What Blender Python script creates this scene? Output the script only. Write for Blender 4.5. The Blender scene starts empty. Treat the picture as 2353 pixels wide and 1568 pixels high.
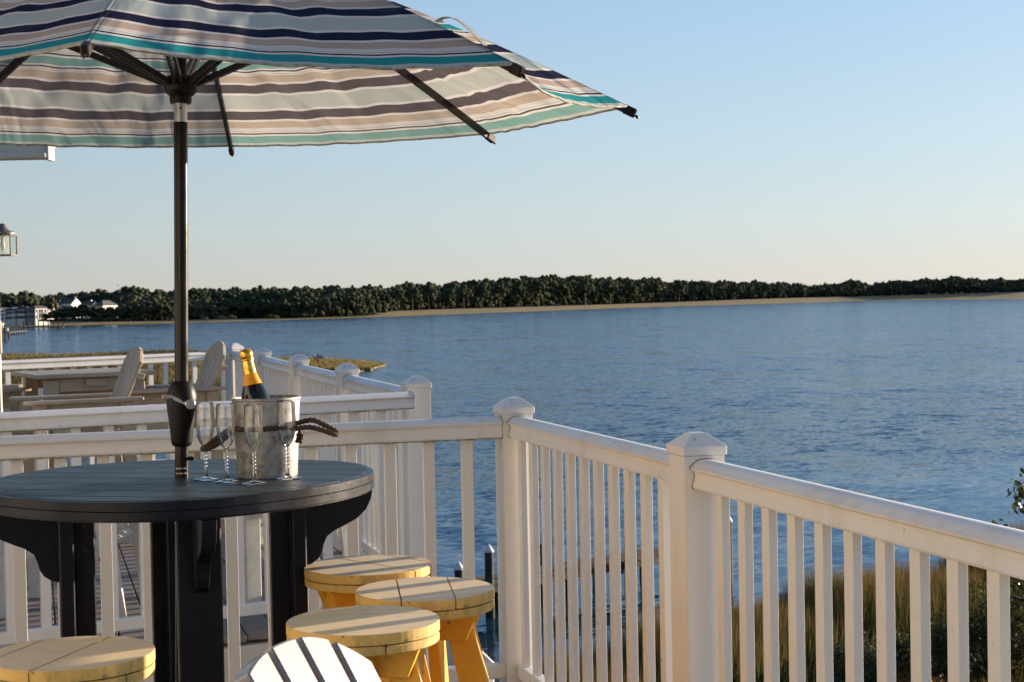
import bpy, bmesh, math, random
import numpy as np
from mathutils import Vector, Matrix
R = math.radians
sc = bpy.context.scene
C = sc.collection
random.seed(7)
rng = np.random.default_rng(11)

# ------------------------------------------------------------------ camera, sky, sun, exposure
FPX = 3810.0 / 2353.0            # focal length in picture widths
CAMZ = 10.5                      # metres above the water
DECK = 8.95
THETA, PITCH, ROLL = R(16.1), R(1.5636), 0.0195
_s, _c = math.sin(THETA), math.cos(THETA)
CF = Vector((_s*math.cos(PITCH), _c*math.cos(PITCH), -math.sin(PITCH)))
_r = Vector((_c, -_s, 0)); _u = _r.cross(CF)
CR = _r*math.cos(ROLL) - _u*math.sin(ROLL)
CU = _u*math.cos(ROLL) + _r*math.sin(ROLL)
cam = bpy.data.cameras.new('camera'); co = bpy.data.objects.new('camera', cam); C.objects.link(co)
m = Matrix.Identity(4)
for i in range(3):
    m[i][0] = CR[i]; m[i][1] = CU[i]; m[i][2] = -CF[i]
m[0][3] = 0; m[1][3] = 0; m[2][3] = CAMZ
co.matrix_world = m
cam.sensor_width = 36; cam.lens = 36*FPX
cam.clip_start = 0.05; cam.clip_end = 12000
cam.dof.use_dof = True; cam.dof.focus_distance = 4.65; cam.dof.aperture_fstop = 15
sc.camera = co

SUN_EL, SUN_AZ = R(7.2), R(17.0)          # azimuth counted from +X towards +Y
SD = Vector((math.cos(SUN_EL)*math.cos(SUN_AZ), math.cos(SUN_EL)*math.sin(SUN_AZ), math.sin(SUN_EL)))
w = bpy.data.worlds.new('World'); sc.world = w; w.use_nodes = True
wn = w.node_tree; bg = wn.nodes['Background']
sky = wn.nodes.new('ShaderNodeTexSky'); sky.sky_type = 'NISHITA'; sky.sun_disc = False
sky.sun_elevation = SUN_EL; sky.sun_rotation = R(90) - SUN_AZ
sky.air_density = 1.0; sky.dust_density = 0.6; sky.ozone_density = 1.6; sky.altitude = 10
EXPO = 1.3; SKY_S = 0.12
def wnode(t, **k):
    n = wn.nodes.new(t)
    for a_, b_ in k.items(): setattr(n, a_, b_)
    return n
wl = wn.links.new
wtc = wnode('ShaderNodeTexCoord'); wsep = wnode('ShaderNodeSeparateXYZ'); wl(wtc.outputs['Generated'], wsep.inputs[0])
wz = wnode('ShaderNodeMath', operation='MAXIMUM'); wz.inputs[1].default_value = 0.0; wl(wsep.outputs[2], wz.inputs[0])
wq = wnode('ShaderNodeMath', operation='SQRT'); wl(wz.outputs[0], wq.inputs[0])
wr = wnode('ShaderNodeValToRGB'); wl(wq.outputs[0], wr.inputs[0])
SKYR = [(0,(.665,.655,.625)),(.11,(.655,.665,.645)),(.22,(.585,.688,.735)),(.31,(.505,.660,.785)),(.412,(.395,.580,.800)),(.585,(.255,.430,.690)),(.84,(.130,.260,.520)),(1,(.085,.180,.410))]
for i, (p_, c_) in enumerate(SKYR):
    e = wr.color_ramp.elements[i] if i < 2 else wr.color_ramp.elements.new(p_)
    e.position = p_; e.color = (*c_, 1)
wd_ = wnode('ShaderNodeVectorMath', operation='DOT_PRODUCT'); wl(wtc.outputs['Generated'], wd_.inputs[0]); wd_.inputs[1].default_value = (math.cos(SUN_AZ), math.sin(SUN_AZ), .12)
waz = wnode('ShaderNodeMath', operation='MULTIPLY_ADD'); wl(wd_.outputs['Value'], waz.inputs[0]); waz.inputs[1].default_value = .52; waz.inputs[2].default_value = .73
wsc = wnode('ShaderNodeVectorMath', operation='SCALE'); wl(wr.outputs[0], wsc.inputs[0]); waf = wnode('ShaderNodeMath', operation='MAXIMUM'); wl(waz.outputs[0], waf.inputs[0]); waf.inputs[1].default_value = .56; wl(waf.outputs[0], wsc.inputs['Scale'])
# broad warm glow round the low sun, outside the frame as any evening sky has
wmx = wnode('ShaderNodeMath', operation='MAXIMUM'); wl(wd_.outputs['Value'], wmx.inputs[0]); wmx.inputs[1].default_value = 0
wpw = wnode('ShaderNodeMath', operation='POWER'); wl(wmx.outputs[0], wpw.inputs[0]); wpw.inputs[1].default_value = 14
wgl = wnode('ShaderNodeVectorMath', operation='SCALE'); wgl.inputs[0].default_value = (1.1,.80,.50); wl(wpw.outputs[0], wgl.inputs['Scale'])
wad = wnode('ShaderNodeVectorMath', operation='ADD'); wl(wsc.outputs[0], wad.inputs[0]); wl(wgl.outputs[0], wad.inputs[1])
wk = wnode('ShaderNodeVectorMath', operation='SCALE'); wl(wad.outputs[0], wk.inputs[0]); wk.inputs['Scale'].default_value = 0.96/(SKY_S*2**EXPO)
wm = wnode('ShaderNodeMix', data_type='RGBA'); wm.inputs[0].default_value = .94; wl(sky.outputs[0], wm.inputs[6]); wl(wk.outputs[0], wm.inputs[7])
wl(wm.outputs[2], bg.inputs[0]); bg.inputs[1].default_value = SKY_S
sl = bpy.data.lights.new('sun', 'SUN'); sl.energy = 5.0; sl.angle = R(0.53); sl.color = (1.0, 0.80, 0.60)
so = bpy.data.objects.new('sun', sl); C.objects.link(so); so.rotation_euler = SD.to_track_quat('Z', 'Y').to_euler()
sc.view_settings.view_transform = 'Standard'; sc.view_settings.look = 'None'
sc.view_settings.exposure = EXPO; sc.view_settings.gamma = 1.0; sc.view_settings.use_curve_mapping = False
sc.render.engine = 'CYCLES'
sc.cycles.use_denoising = True
sc.cycles.max_bounces = 10; sc.cycles.transparent_max_bounces = 16; sc.cycles.transmission_bounces = 10
sc.cycles.caustics_reflective = False; sc.cycles.caustics_refractive = False
sc.cycles.sample_clamp_indirect = 4.0

def ray(px, py):                 # direction through a point of a 2353 x 1568 reading of the photograph
    return CF + CR*((px-1176.5)/3810) - CU*((py-784.0)/3810)
def onz(px, py, z):
    d = ray(px, py); t = (z-CAMZ)/d.z; return Vector((d.x*t, d.y*t, z))
def atd(px, py, depth):
    d = ray(px, py); return Vector((d.x*depth, d.y*depth, CAMZ+d.z*depth))

# ------------------------------------------------------------------ materials
MATS = {}
def mat(name, col=(.5,.5,.5), rough=.5, metal=0, spec=.5, noise=None, bump=None, coat=0, trans=0, ior=1.45, speck=None):
    """noise=(scale, second colour, amount low, high)  bump=(scale, strength, distance)"""
    if name in MATS: return MATS[name]
    M = bpy.data.materials.new(name); M.use_nodes = True; nt = M.node_tree; N = nt.nodes; L = nt.links
    b = N['Principled BSDF']; b.inputs['Base Color'].default_value = (*col, 1)
    b.inputs['Roughness'].default_value = rough; b.inputs['Metallic'].default_value = metal
    b.inputs['Specular IOR Level'].default_value = spec; b.inputs['IOR'].default_value = ior
    b.inputs['Coat Weight'].default_value = coat; b.inputs['Transmission Weight'].default_value = trans
    tc = N.new('ShaderNodeTexCoord')
    src = tc.outputs['Object']
    if noise:
        n = N.new('ShaderNodeTexNoise'); n.inputs['Scale'].default_value = noise[0]; n.inputs['Detail'].default_value = 6
        n.inputs['Roughness'].default_value = .65
        if len(noise) > 4:
            mp = N.new('ShaderNodeMapping'); mp.inputs['Scale'].default_value = noise[4]; L.new(src, mp.inputs[0]); L.new(mp.outputs[0], n.inputs['Vector'])
        else: L.new(src, n.inputs['Vector'])
        mr = N.new('ShaderNodeMapRange'); mr.inputs[1].default_value = noise[2]; mr.inputs[2].default_value = noise[3]
        L.new(n.outputs['Fac'], mr.inputs[0])
        mx = N.new('ShaderNodeMix'); mx.data_type = 'RGBA'; mx.inputs[6].default_value = (*col, 1); mx.inputs[7].default_value = (*noise[1], 1)
        L.new(mr.outputs[0], mx.inputs[0]); L.new(mx.outputs[2], b.inputs['Base Color'])
        rr_ = N.new('ShaderNodeMapRange'); rr_.inputs[1].default_value = .3; rr_.inputs[2].default_value = .7; rr_.inputs[3].default_value = rough*.82; rr_.inputs[4].default_value = min(1, rough*1.28)
        L.new(n.outputs['Fac'], rr_.inputs[0]); L.new(rr_.outputs[0], b.inputs['Roughness'])
        if speck:      # small scuffs and spots of dirt
            n3 = N.new('ShaderNodeTexNoise'); n3.inputs['Scale'].default_value = speck[0]; n3.inputs['Detail'].default_value = 4; L.new(src, n3.inputs['Vector'])
            m3 = N.new('ShaderNodeMapRange'); m3.inputs[1].default_value = speck[2]; m3.inputs[2].default_value = speck[2]+.05; m3.inputs[4].default_value = .8; L.new(n3.outputs['Fac'], m3.inputs[0])
            x3 = N.new('ShaderNodeMix'); x3.data_type = 'RGBA'; L.new(m3.outputs[0], x3.inputs[0]); L.new(mx.outputs[2], x3.inputs[6]); x3.inputs[7].default_value = (*speck[1],1)
            L.new(x3.outputs[2], b.inputs['Base Color'])
    if bump:
        n2 = N.new('ShaderNodeTexNoise'); n2.inputs['Scale'].default_value = bump[0]; n2.inputs['Detail'].default_value = 5
        if len(bump) > 3:
            mp = N.new('ShaderNodeMapping'); mp.inputs['Scale'].default_value = bump[3]; L.new(src, mp.inputs[0]); L.new(mp.outputs[0], n2.inputs['Vector'])
        else: L.new(src, n2.inputs['Vector'])
        bp = N.new('ShaderNodeBump'); bp.inputs['Strength'].default_value = bump[1]; bp.inputs['Distance'].default_value = bump[2]
        L.new(n2.outputs['Fac'], bp.inputs['Height']); L.new(bp.outputs[0], b.inputs['Normal'])
    MATS[name] = M
    return M
vinyl = mat('white_vinyl', (.74,.73,.70), .38, noise=(4.5,(.56,.54,.46),.52,.82,(1,1,.30)), bump=(40,.03,.002), speck=(34,(.36,.32,.25),.70))
seamm = mat('joint_shadow_grime', (.16,.14,.10), .9)
algae = mat('algae_dirt', (.14,.14,.05), .9, noise=(30,(.4,.38,.28),.4,.6))
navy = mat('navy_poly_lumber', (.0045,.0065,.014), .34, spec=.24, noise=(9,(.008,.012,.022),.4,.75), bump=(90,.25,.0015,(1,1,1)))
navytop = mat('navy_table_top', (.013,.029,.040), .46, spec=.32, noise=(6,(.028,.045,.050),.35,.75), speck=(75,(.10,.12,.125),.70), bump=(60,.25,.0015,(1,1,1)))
yellow = mat('yellow_paint', (.82,.44,.045), .45, noise=(7,(.68,.36,.04),.45,.75), bump=(80,.15,.001))
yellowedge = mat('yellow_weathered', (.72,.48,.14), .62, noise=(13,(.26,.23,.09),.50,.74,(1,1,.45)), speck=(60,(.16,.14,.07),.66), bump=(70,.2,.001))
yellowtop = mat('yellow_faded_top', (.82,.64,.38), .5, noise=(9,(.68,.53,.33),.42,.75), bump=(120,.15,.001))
darkgap = mat('seam_gap_shade', (.06,.055,.035), .9)  # painted shade for chair slat gaps and the stool seam shadow layer
greychair = mat('grey_poly_lumber', (.47,.385,.28), .5, noise=(5,(.37,.30,.215),.4,.7), bump=(60,.15,.001))
palechair = mat('pale_poly_lumber', (.22,.215,.225), .40, spec=1.0, coat=.4, noise=(260,(.15,.135,.135),.46,.62), bump=(220,.35,.001))
whitepaint = mat('white_chair_paint', (.70,.68,.62), .5, noise=(8,(.48,.46,.38),.5,.75))
bronze = mat('bronze_pole', (.008,.0055,.0045), .27, spec=.30, noise=(20,(.014,.010,.008),.45,.7))
bronzed = mat('bronze_plastic', (.007,.0055,.005), .42, spec=.28, bump=(300,.1,.0005))
ribm = mat('rib_paint', (.018,.015,.013), .4)
silver = mat('satin_aluminium', (.62,.60,.58), .33, metal=1, bump=(200,.1,.0005))
scratch = mat('pale_scrape', (.55,.48,.40), .7)
gold = mat('gold_foil', (.85,.50,.10), .24, metal=1, noise=(60,(.75,.40,.06),.4,.6), bump=(75,.55,.004))
orange = mat('orange_collar', (.80,.32,.01), .38, noise=(30,(.62,.22,.01),.55,.75))
bottleg = mat('dark_green_glass', (.004,.006,.004), .06, spec=.6)
ropem = mat('brown_rope', (.055,.032,.022), .85, noise=(60,(.10,.062,.04),.4,.6), bump=(200,.4,.001))
screwm = mat('screw_steel', (.30,.27,.22), .4, metal=.8)
ironm = mat('black_iron', (.015,.015,.016), .5)
pilem = mat('treated_pile', (.035,.045,.038), .75, noise=(4,(.018,.022,.018),.4,.6,(1,1,.3)), bump=(14,.3,.02,(1,1,.2)))
pierm = mat('weathered_boards', (.13,.10,.08), .85, noise=(4,(.07,.055,.045),.35,.65,(.2,3,1)))
capm = mat('white_cone', (.62,.60,.62), .5)
deckm = mat('deck_boards', (.24,.205,.18), .6, noise=(6,(.17,.145,.13),.35,.7,(.15,3,1)), bump=(30,.15,.002,(.1,3,1)))
roofm = mat('roof_shingle', (.10,.095,.10), .85, noise=(2,(.06,.055,.06),.4,.6))
siding = mat('white_siding', (.66,.62,.54), .6, noise=(2,(.56,.53,.46),.4,.7))
houseW = mat('house_white', (.84,.82,.80), .6)
houseG = mat('house_grey', (.30,.31,.33), .6)
houseC = mat('house_cream', (.58,.55,.46), .6)
winm = mat('window_dark', (.02,.025,.035), .1)
lampm = mat('lantern_metal', (.17,.14,.125), .45, metal=.35)
trunkm = mat('bark', (.07,.052,.04), .9, noise=(3,(.04,.03,.022),.4,.6), bump=(10,.5,.02))
stonem = mat('dark_band', (.03,.03,.032), .4)
greyw = mat('pale_wall', (.42,.42,.42), .6)

def glassmat(name, col=(1,1,1), rough=0.0, ior=1.48):
    M = bpy.data.materials.new(name); M.use_nodes = True; nt = M.node_tree
    b = nt.nodes['Principled BSDF']; b.inputs['Base Color'].default_value = (*col,1); b.inputs['Roughness'].default_value = rough
    b.inputs['Transmission Weight'].default_value = 1; b.inputs['IOR'].default_value = ior
    return M
flute_glass = glassmat('clear_flute_glass')
def thinglass(name):
    M = bpy.data.materials.new(name); M.use_nodes = True; nt = M.node_tree; N = nt.nodes; L = nt.links
    N.remove(N['Principled BSDF']); o = N['Material Output']
    t = N.new('ShaderNodeBsdfTransparent'); t.inputs[0].default_value = (.93,.97,.95,1)
    g = N.new('ShaderNodeBsdfGlossy'); g.inputs['Roughness'].default_value = .05
    mx = N.new('ShaderNodeMixShader'); mx.inputs[0].default_value = .12
    L.new(t.outputs[0], mx.inputs[1]); L.new(g.outputs[0], mx.inputs[2]); L.new(mx.outputs[0], o.inputs[0]); return M
pane_glass = thinglass('lantern_pane_glass')

def galvanized():
    M = bpy.data.materials.new('galvanized_steel'); M.use_nodes = True; nt = M.node_tree; N = nt.nodes; L = nt.links
    b = N['Principled BSDF']; b.inputs['Metallic'].default_value = .5
    tc = N.new('ShaderNodeTexCoord')
    v = N.new('ShaderNodeTexVoronoi'); v.inputs['Scale'].default_value = 55
    n = N.new('ShaderNodeTexNoise'); n.inputs['Scale'].default_value = 38; n.inputs['Detail'].default_value = 9; n.inputs['Roughness'].default_value = .74
    L.new(tc.outputs['Object'], v.inputs['Vector']); L.new(tc.outputs['Object'], n.inputs['Vector'])
    cr = N.new('ShaderNodeValToRGB'); e = cr.color_ramp.elements
    e[0].position = .33; e[0].color = (.10,.10,.095,1); e[1].position = .50; e[1].color = (.29,.30,.30,1)
    e2 = cr.color_ramp.elements.new(.72); e2.color = (.40,.42,.43,1)
    L.new(n.outputs['Fac'], cr.inputs[0])
    mx = N.new('ShaderNodeMix'); mx.data_type = 'RGBA'; mx.blend_type = 'MULTIPLY'; mx.inputs[0].default_value = .35
    L.new(cr.outputs[0], mx.inputs[6]); L.new(v.outputs['Color'], mx.inputs[7]); 
    hs = N.new('ShaderNodeHueSaturation'); hs.inputs['Saturation'].default_value = .35; hs.inputs['Value'].default_value = 1.15
    L.new(mx.outputs[2], hs.inputs['Color']); L.new(hs.outputs[0], b.inputs['Base Color'])
    mr = N.new('ShaderNodeMapRange'); mr.inputs[1].default_value = .3; mr.inputs[2].default_value = .7; mr.inputs[3].default_value = .65; mr.inputs[4].default_value = .42
    L.new(n.outputs['Fac'], mr.inputs[0]); L.new(mr.outputs[0], b.inputs['Roughness'])
    return M
galv = galvanized()

# striped canvas: the stripe runs parallel to the rim; UV.y is the distance from the rim in metres
STRIPES = [('teal',.042),('w',.010),('navy',.009),('w',.008),('pale',.006),('w',.007),('pale',.005),('w',.006),('tan',.042),('w',.012),('navy',.052),('w',.014),
           ('pale',.084),('w',.014),('navy',.052),('w',.012),('tan',.042),('w',.006),('pale',.006),('w',.008),('navy',.009),('w',.010)]
TOPC = dict(teal=(.02,.31,.34), w=(.80,.77,.73), navy=(.012,.014,.045), pale=(.50,.58,.56), tan=(.52,.42,.35))
UNDC = dict(teal=(.21,.39,.36), w=(.72,.70,.66), navy=(.115,.10,.108), pale=(.49,.525,.49), tan=(.50,.42,.34))
def canvas():
    M = bpy.data.materials.new('striped_canvas'); M.use_nodes = True; nt = M.node_tree; N = nt.nodes; L = nt.links
    N.remove(N['Principled BSDF']); o = N['Material Output']
    uv = N.new('ShaderNodeUVMap'); uv.uv_map = 'UVMap'
    sp = N.new('ShaderNodeSeparateXYZ'); L.new(uv.outputs[0], sp.inputs[0])
    ns = N.new('ShaderNodeTexNoise'); ns.inputs['Scale'].default_value = 6; ns.inputs['Detail'].default_value = 2; L.new(uv.outputs[0], ns.inputs['Vector'])
    wob = N.new('ShaderNodeMath'); wob.operation = 'MULTIPLY_ADD'; wob.inputs[1].default_value = .004; L.new(ns.outputs['Fac'], wob.inputs[0]); L.new(sp.outputs[1], wob.inputs[2])
    sb = N.new('ShaderNodeMath'); sb.operation = 'SUBTRACT'; sb.inputs[1].default_value = .016+.002; L.new(wob.outputs[0], sb.inputs[0])
    P = sum(s[1] for s in STRIPES)
    dv = N.new('ShaderNodeMath'); dv.operation = 'DIVIDE'; dv.inputs[1].default_value = P; L.new(sb.outputs[0], dv.inputs[0])
    fr = N.new('ShaderNodeMath'); fr.operation = 'FRACT'; L.new(dv.outputs[0], fr.inputs[0])
    hem = N.new('ShaderNodeMath'); hem.operation = 'LESS_THAN'; hem.inputs[1].default_value = 0; L.new(sb.outputs[0], hem.inputs[0])
    outs = []
    for T in (TOPC, UNDC):
        cr = N.new('ShaderNodeValToRGB'); cr.color_ramp.interpolation = 'CONSTANT'
        pos = 0; els = cr.color_ramp.elements
        for i, (k, wd) in enumerate(STRIPES):
            if i < 2: e = els[i]; e.position = pos/P
            else: e = els.new(pos/P)
            e.color = (*T[k], 1); pos += wd
        L.new(fr.outputs[0], cr.inputs[0])
        mh = N.new('ShaderNodeMix'); mh.data_type = 'RGBA'; L.new(hem.outputs[0], mh.inputs[0]); L.new(cr.outputs[0], mh.inputs[6]); mh.inputs[7].default_value = (*T['pale'],1)
        outs.append(mh.outputs[2])
    geo = N.new('ShaderNodeNewGeometry')
    mx = N.new('ShaderNodeMix'); mx.data_type = 'RGBA'; L.new(geo.outputs['Backfacing'], mx.inputs[0]); L.new(outs[0], mx.inputs[6]); L.new(outs[1], mx.inputs[7])
    st = N.new('ShaderNodeTexNoise'); st.inputs['Scale'].default_value = 3.5; st.inputs['Detail'].default_value = 7
    L.new(uv.outputs[0], st.inputs['Vector'])
    mr = N.new('ShaderNodeMapRange'); mr.inputs[1].default_value = .55; mr.inputs[2].default_value = .8; mr.inputs[3].default_value = 0; mr.inputs[4].default_value = .35; L.new(st.outputs['Fac'], mr.inputs[0])
    dirt = N.new('ShaderNodeMix'); dirt.data_type = 'RGBA'; L.new(mr.outputs[0], dirt.inputs[0]); L.new(mx.outputs[2], dirt.inputs[6]); dirt.inputs[7].default_value = (.22,.19,.16,1)
    d = N.new('ShaderNodeBsdfDiffuse'); t = N.new('ShaderNodeBsdfTranslucent'); L.new(dirt.outputs[2], d.inputs[0]); L.new(dirt.outputs[2], t.inputs[0])
    g = N.new('ShaderNodeBsdfGlossy'); g.inputs['Roughness'].default_value = .5; g.inputs[0].default_value = (.8,.8,.8,1)
    # soft wrinkles running rib to rim
    mp = N.new('ShaderNodeMapping'); mp.inputs['Scale'].default_value = (4.5, 1.3, 1); mp.inputs['Rotation'].default_value = (0,0,.35); L.new(uv.outputs[0], mp.inputs[0])
    wn_ = N.new('ShaderNodeTexNoise'); wn_.inputs['Scale'].default_value = 1.0; wn_.inputs['Detail'].default_value = 2.5; wn_.inputs['Distortion'].default_value = .6; L.new(mp.outputs[0], wn_.inputs['Vector'])
    bp = N.new('ShaderNodeBump'); bp.inputs['Strength'].default_value = .9; bp.inputs['Distance'].default_value = .040; L.new(wn_.outputs['Fac'], bp.inputs['Height'])
    for q in (d, t, g): L.new(bp.outputs[0], q.inputs['Normal'])
    m1 = N.new('ShaderNodeMixShader'); m1.inputs[0].default_value = .40; L.new(d.outputs[0], m1.inputs[1]); L.new(t.outputs[0], m1.inputs[2])
    m2 = N.new('ShaderNodeMixShader'); m2.inputs[0].default_value = .03; L.new(m1.outputs[0], m2.inputs[1]); L.new(g.outputs[0], m2.inputs[2])
    L.new(m2.outputs[0], o.inputs[0])
    return M
canvasm = canvas()

def water_mat():
    M = bpy.data.materials.new('bay_water'); M.use_nodes = True; nt = M.node_tree; N = nt.nodes; L = nt.links
    N.remove(N['Principled BSDF']); o = N['Material Output']
    body = N.new('ShaderNodeBsdfDiffuse'); body.inputs[0].default_value = (.016,.046,.068,1)
    gl = N.new('ShaderNodeBsdfGlossy'); gl.inputs[0].default_value = (.585,.70,.84,1)
    fre = N.new('ShaderNodeFresnel'); fre.inputs[0].default_value = 1.30
    mxs = N.new('ShaderNodeMixShader'); L.new(fre.outputs[0], mxs.inputs[0]); L.new(body.outputs[0], mxs.inputs[1]); L.new(gl.outputs[0], mxs.inputs[2]); L.new(mxs.outputs[0], o.inputs[0])
    tc = N.new('ShaderNodeTexCoord')
    def noise(sc_, rot=0, scale=(1,1,1), det=3, rough=.55, dist=0):
        mp = N.new('ShaderNodeMapping'); mp.inputs['Scale'].default_value = scale; mp.inputs['Rotation'].default_value = (0,0,rot)
        L.new(tc.outputs['Object'], mp.inputs[0])
        n = N.new('ShaderNodeTexNoise'); n.inputs['Scale'].default_value = sc_; n.inputs['Detail'].default_value = det; n.inputs['Roughness'].default_value = rough; n.inputs['Distortion'].default_value = dist
        L.new(mp.outputs[0], n.inputs['Vector']); return n.outputs['Fac']
    fb1 = noise(.05, R(-24), (.75,1.5,1), 9, .56, .25)
    fb2 = noise(.9, R(-30), (1.0,1.7,1), 5, .6, .4)
    gust = noise(.012, R(-22), (.6,2.0,1), 6, .62)
    sp = N.new('ShaderNodeSeparateXYZ'); L.new(tc.outputs['Object'], sp.inputs[0])
    lee = N.new('ShaderNodeMath'); lee.operation = 'MULTIPLY_ADD'; lee.inputs[1].default_value = -.42; L.new(sp.outputs[0], lee.inputs[0]); L.new(sp.outputs[1], lee.inputs[2])
    gn = noise(.05, 0, (1,1,1), 3, .5)
    lw = N.new('ShaderNodeMath'); lw.operation = 'MULTIPLY_ADD'; lw.inputs[1].default_value = 50; L.new(gn, lw.inputs[0]); L.new(lee.outputs[0], lw.inputs[2])
    calm = N.new('ShaderNodeMapRange'); calm.interpolation_type = 'SMOOTHSTEP'; calm.inputs[1].default_value = 62; calm.inputs[2].default_value = 115; calm.inputs[3].default_value = .16; calm.inputs[4].default_value = 1.0
    L.new(lw.outputs[0], calm.inputs[0])
    gm = N.new('ShaderNodeMapRange'); gm.inputs[1].default_value = .32; gm.inputs[2].default_value = .68; gm.inputs[3].default_value = .62; gm.inputs[4].default_value = 1.42; L.new(gust, gm.inputs[0])
    st = N.new('ShaderNodeMath'); st.operation = 'MULTIPLY'; L.new(calm.outputs[0], st.inputs[0]); L.new(gm.outputs[0], st.inputs[1])
    rm = N.new('ShaderNodeMapRange'); rm.inputs[1].default_value = .2; rm.inputs[2].default_value = 1.3; rm.inputs[3].default_value = .04; rm.inputs[4].default_value = .12
    L.new(st.outputs[0], rm.inputs[0]); L.new(rm.outputs[0], gl.inputs['Roughness'])
    # facet tilts straight from noise vectors, so that the ripple stays sharp at grazing distance
    def tilt(scale, rot, sc3, det, k):
        mp = N.new('ShaderNodeMapping'); mp.inputs['Scale'].default_value = sc3; mp.inputs['Rotation'].default_value = (0,0,rot); L.new(tc.outputs['Object'], mp.inputs[0])
        n = N.new('ShaderNodeTexNoise'); n.inputs['Scale'].default_value = scale; n.inputs['Detail'].default_value = det; n.inputs['Roughness'].default_value = .55; L.new(mp.outputs[0], n.inputs['Vector'])
        v = N.new('ShaderNodeVectorMath'); v.operation = 'SUBTRACT'; v.inputs[1].default_value = (.5,.5,.5); L.new(n.outputs['Color'], v.inputs[0])
        w_ = N.new('ShaderNodeVectorMath'); w_.operation = 'MULTIPLY'; w_.inputs[1].default_value = (k,k,0); L.new(v.outputs[0], w_.inputs[0]); return w_.outputs[0]
    v1 = tilt(2.6, R(-30), (.8,1.35,1), 4, .92); v2 = tilt(.55, R(-24), (.8,1.4,1), 4, .60); v3 = tilt(.16, R(-18), (1.3,.45,1), 4, .38)
    def vadd(a, b_):
        q = N.new('ShaderNodeVectorMath'); q.operation = 'ADD'; L.new(a, q.inputs[0]); L.new(b_, q.inputs[1]); return q.outputs[0]
    sm = vadd(vadd(v1, v2), v3)
    sk = N.new('ShaderNodeVectorMath'); sk.operation = 'SCALE'; L.new(sm, sk.inputs[0]); L.new(st.outputs[0], sk.inputs['Scale'])
    up_ = N.new('ShaderNodeVectorMath'); up_.operation = 'ADD'; up_.inputs[1].default_value = (0,0,1); L.new(sk.outputs[0], up_.inputs[0])
    nm = N.new('ShaderNodeVectorMath'); nm.operation = 'NORMALIZE'; L.new(up_.outputs[0], nm.inputs[0]); L.new(nm.outputs[0], gl.inputs['Normal']); L.new(nm.outputs[0], fre.inputs['Normal']); L.new(nm.outputs[0], body.inputs['Normal'])
    return M
waterm = water_mat()

def leafmat(name, c1, c2, sc_=3.0, trans=.25, rough=.55, obj=True):
    M = bpy.data.materials.new(name); M.use_nodes = True; nt = M.node_tree; N = nt.nodes; L = nt.links
    N.remove(N['Principled BSDF']); o = N['Material Output']
    tc = N.new('ShaderNodeTexCoord'); n = N.new('ShaderNodeTexNoise'); n.inputs['Scale'].default_value = sc_; n.inputs['Detail'].default_value = 5
    L.new(tc.outputs['Object'], n.inputs['Vector'])
    mr = N.new('ShaderNodeMapRange'); mr.inputs[1].default_value = .35; mr.inputs[2].default_value = .65; L.new(n.outputs['Fac'], mr.inputs[0])
    mx = N.new('ShaderNodeMix'); mx.data_type = 'RGBA'; mx.inputs[6].default_value = (*c1,1); mx.inputs[7].default_value = (*c2,1); L.new(mr.outputs[0], mx.inputs[0])
    d = N.new('ShaderNodeBsdfPrincipled'); d.inputs['Roughness'].default_value = rough; d.inputs['Specular IOR Level'].default_value = .3 if rough < .9 else 0.0
    t = N.new('ShaderNodeBsdfTranslucent'); L.new(mx.outputs[2], d.inputs['Base Color']); L.new(mx.outputs[2], t.inputs[0])
    ms = N.new('ShaderNodeMixShader'); ms.inputs[0].default_value = trans; L.new(d.outputs[0], ms.inputs[1]); L.new(t.outputs[0], ms.inputs[2]); L.new(ms.outputs[0], o.inputs[0])
    return M
def vcolmat(name, trans=.3):
    M = bpy.data.materials.new(name); M.use_nodes = True; nt = M.node_tree; N = nt.nodes; L = nt.links
    N.remove(N['Principled BSDF']); o = N['Material Output']
    a = N.new('ShaderNodeAttribute'); a.attribute_name = 'Col'
    d = N.new('ShaderNodeBsdfDiffuse'); t = N.new('ShaderNodeBsdfTranslucent'); L.new(a.outputs[0], d.inputs[0]); L.new(a.outputs[0], t.inputs[0])
    ms = N.new('ShaderNodeMixShader'); ms.inputs[0].default_value = trans; L.new(d.outputs[0], ms.inputs[1]); L.new(t.outputs[0], ms.inputs[2]); L.new(ms.outputs[0], o.inputs[0])
    return M
farleaf = leafmat('far_pine_foliage', (.040,.054,.034), (.105,.108,.064), .045, .15, .95)  # both far foliage colours are lightened in place of distance haze
farleaf2 = leafmat('far_pine_foliage_light', (.045,.060,.034), (.088,.095,.050), .12, .16, .95)
autumn = leafmat('autumn_foliage', (.10,.075,.02), (.06,.06,.02), .2, .2)
greyshrub = leafmat('grey_green_shrub', (.10,.10,.055), (.055,.065,.03), .3, .2, .8)
holly = leafmat('holly_leaf', (.022,.045,.014), (.075,.085,.02), 5, .2, .25)
bushm = leafmat('bush_leaf', (.022,.034,.012), (.085,.085,.028), 1.2, .25, .72)
redleaf = leafmat('rusty_leaf', (.14,.05,.015), (.10,.07,.02), 3, .3, .5)
grassm = vcolmat('reed_grass', .3)
marshm = mat('marsh_ground', (.27,.192,.052), .9, noise=(.035,(.15,.125,.040),.42,.66,(.5,1.6,1)), bump=(.9,.6,.5))
bankm = mat('bank_soil', (.095,.055,.032), .95, noise=(.5,(.045,.042,.018),.40,.6), bump=(6,.5,.05))
forestfloor = mat('forest_floor', (.055,.045,.028), .95, noise=(.05,(.12,.085,.05),.4,.6))
tallmarsh = mat('pale_reed_ground', (.20,.13,.085), .9, noise=(.06,(.26,.19,.12),.4,.6))

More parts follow.
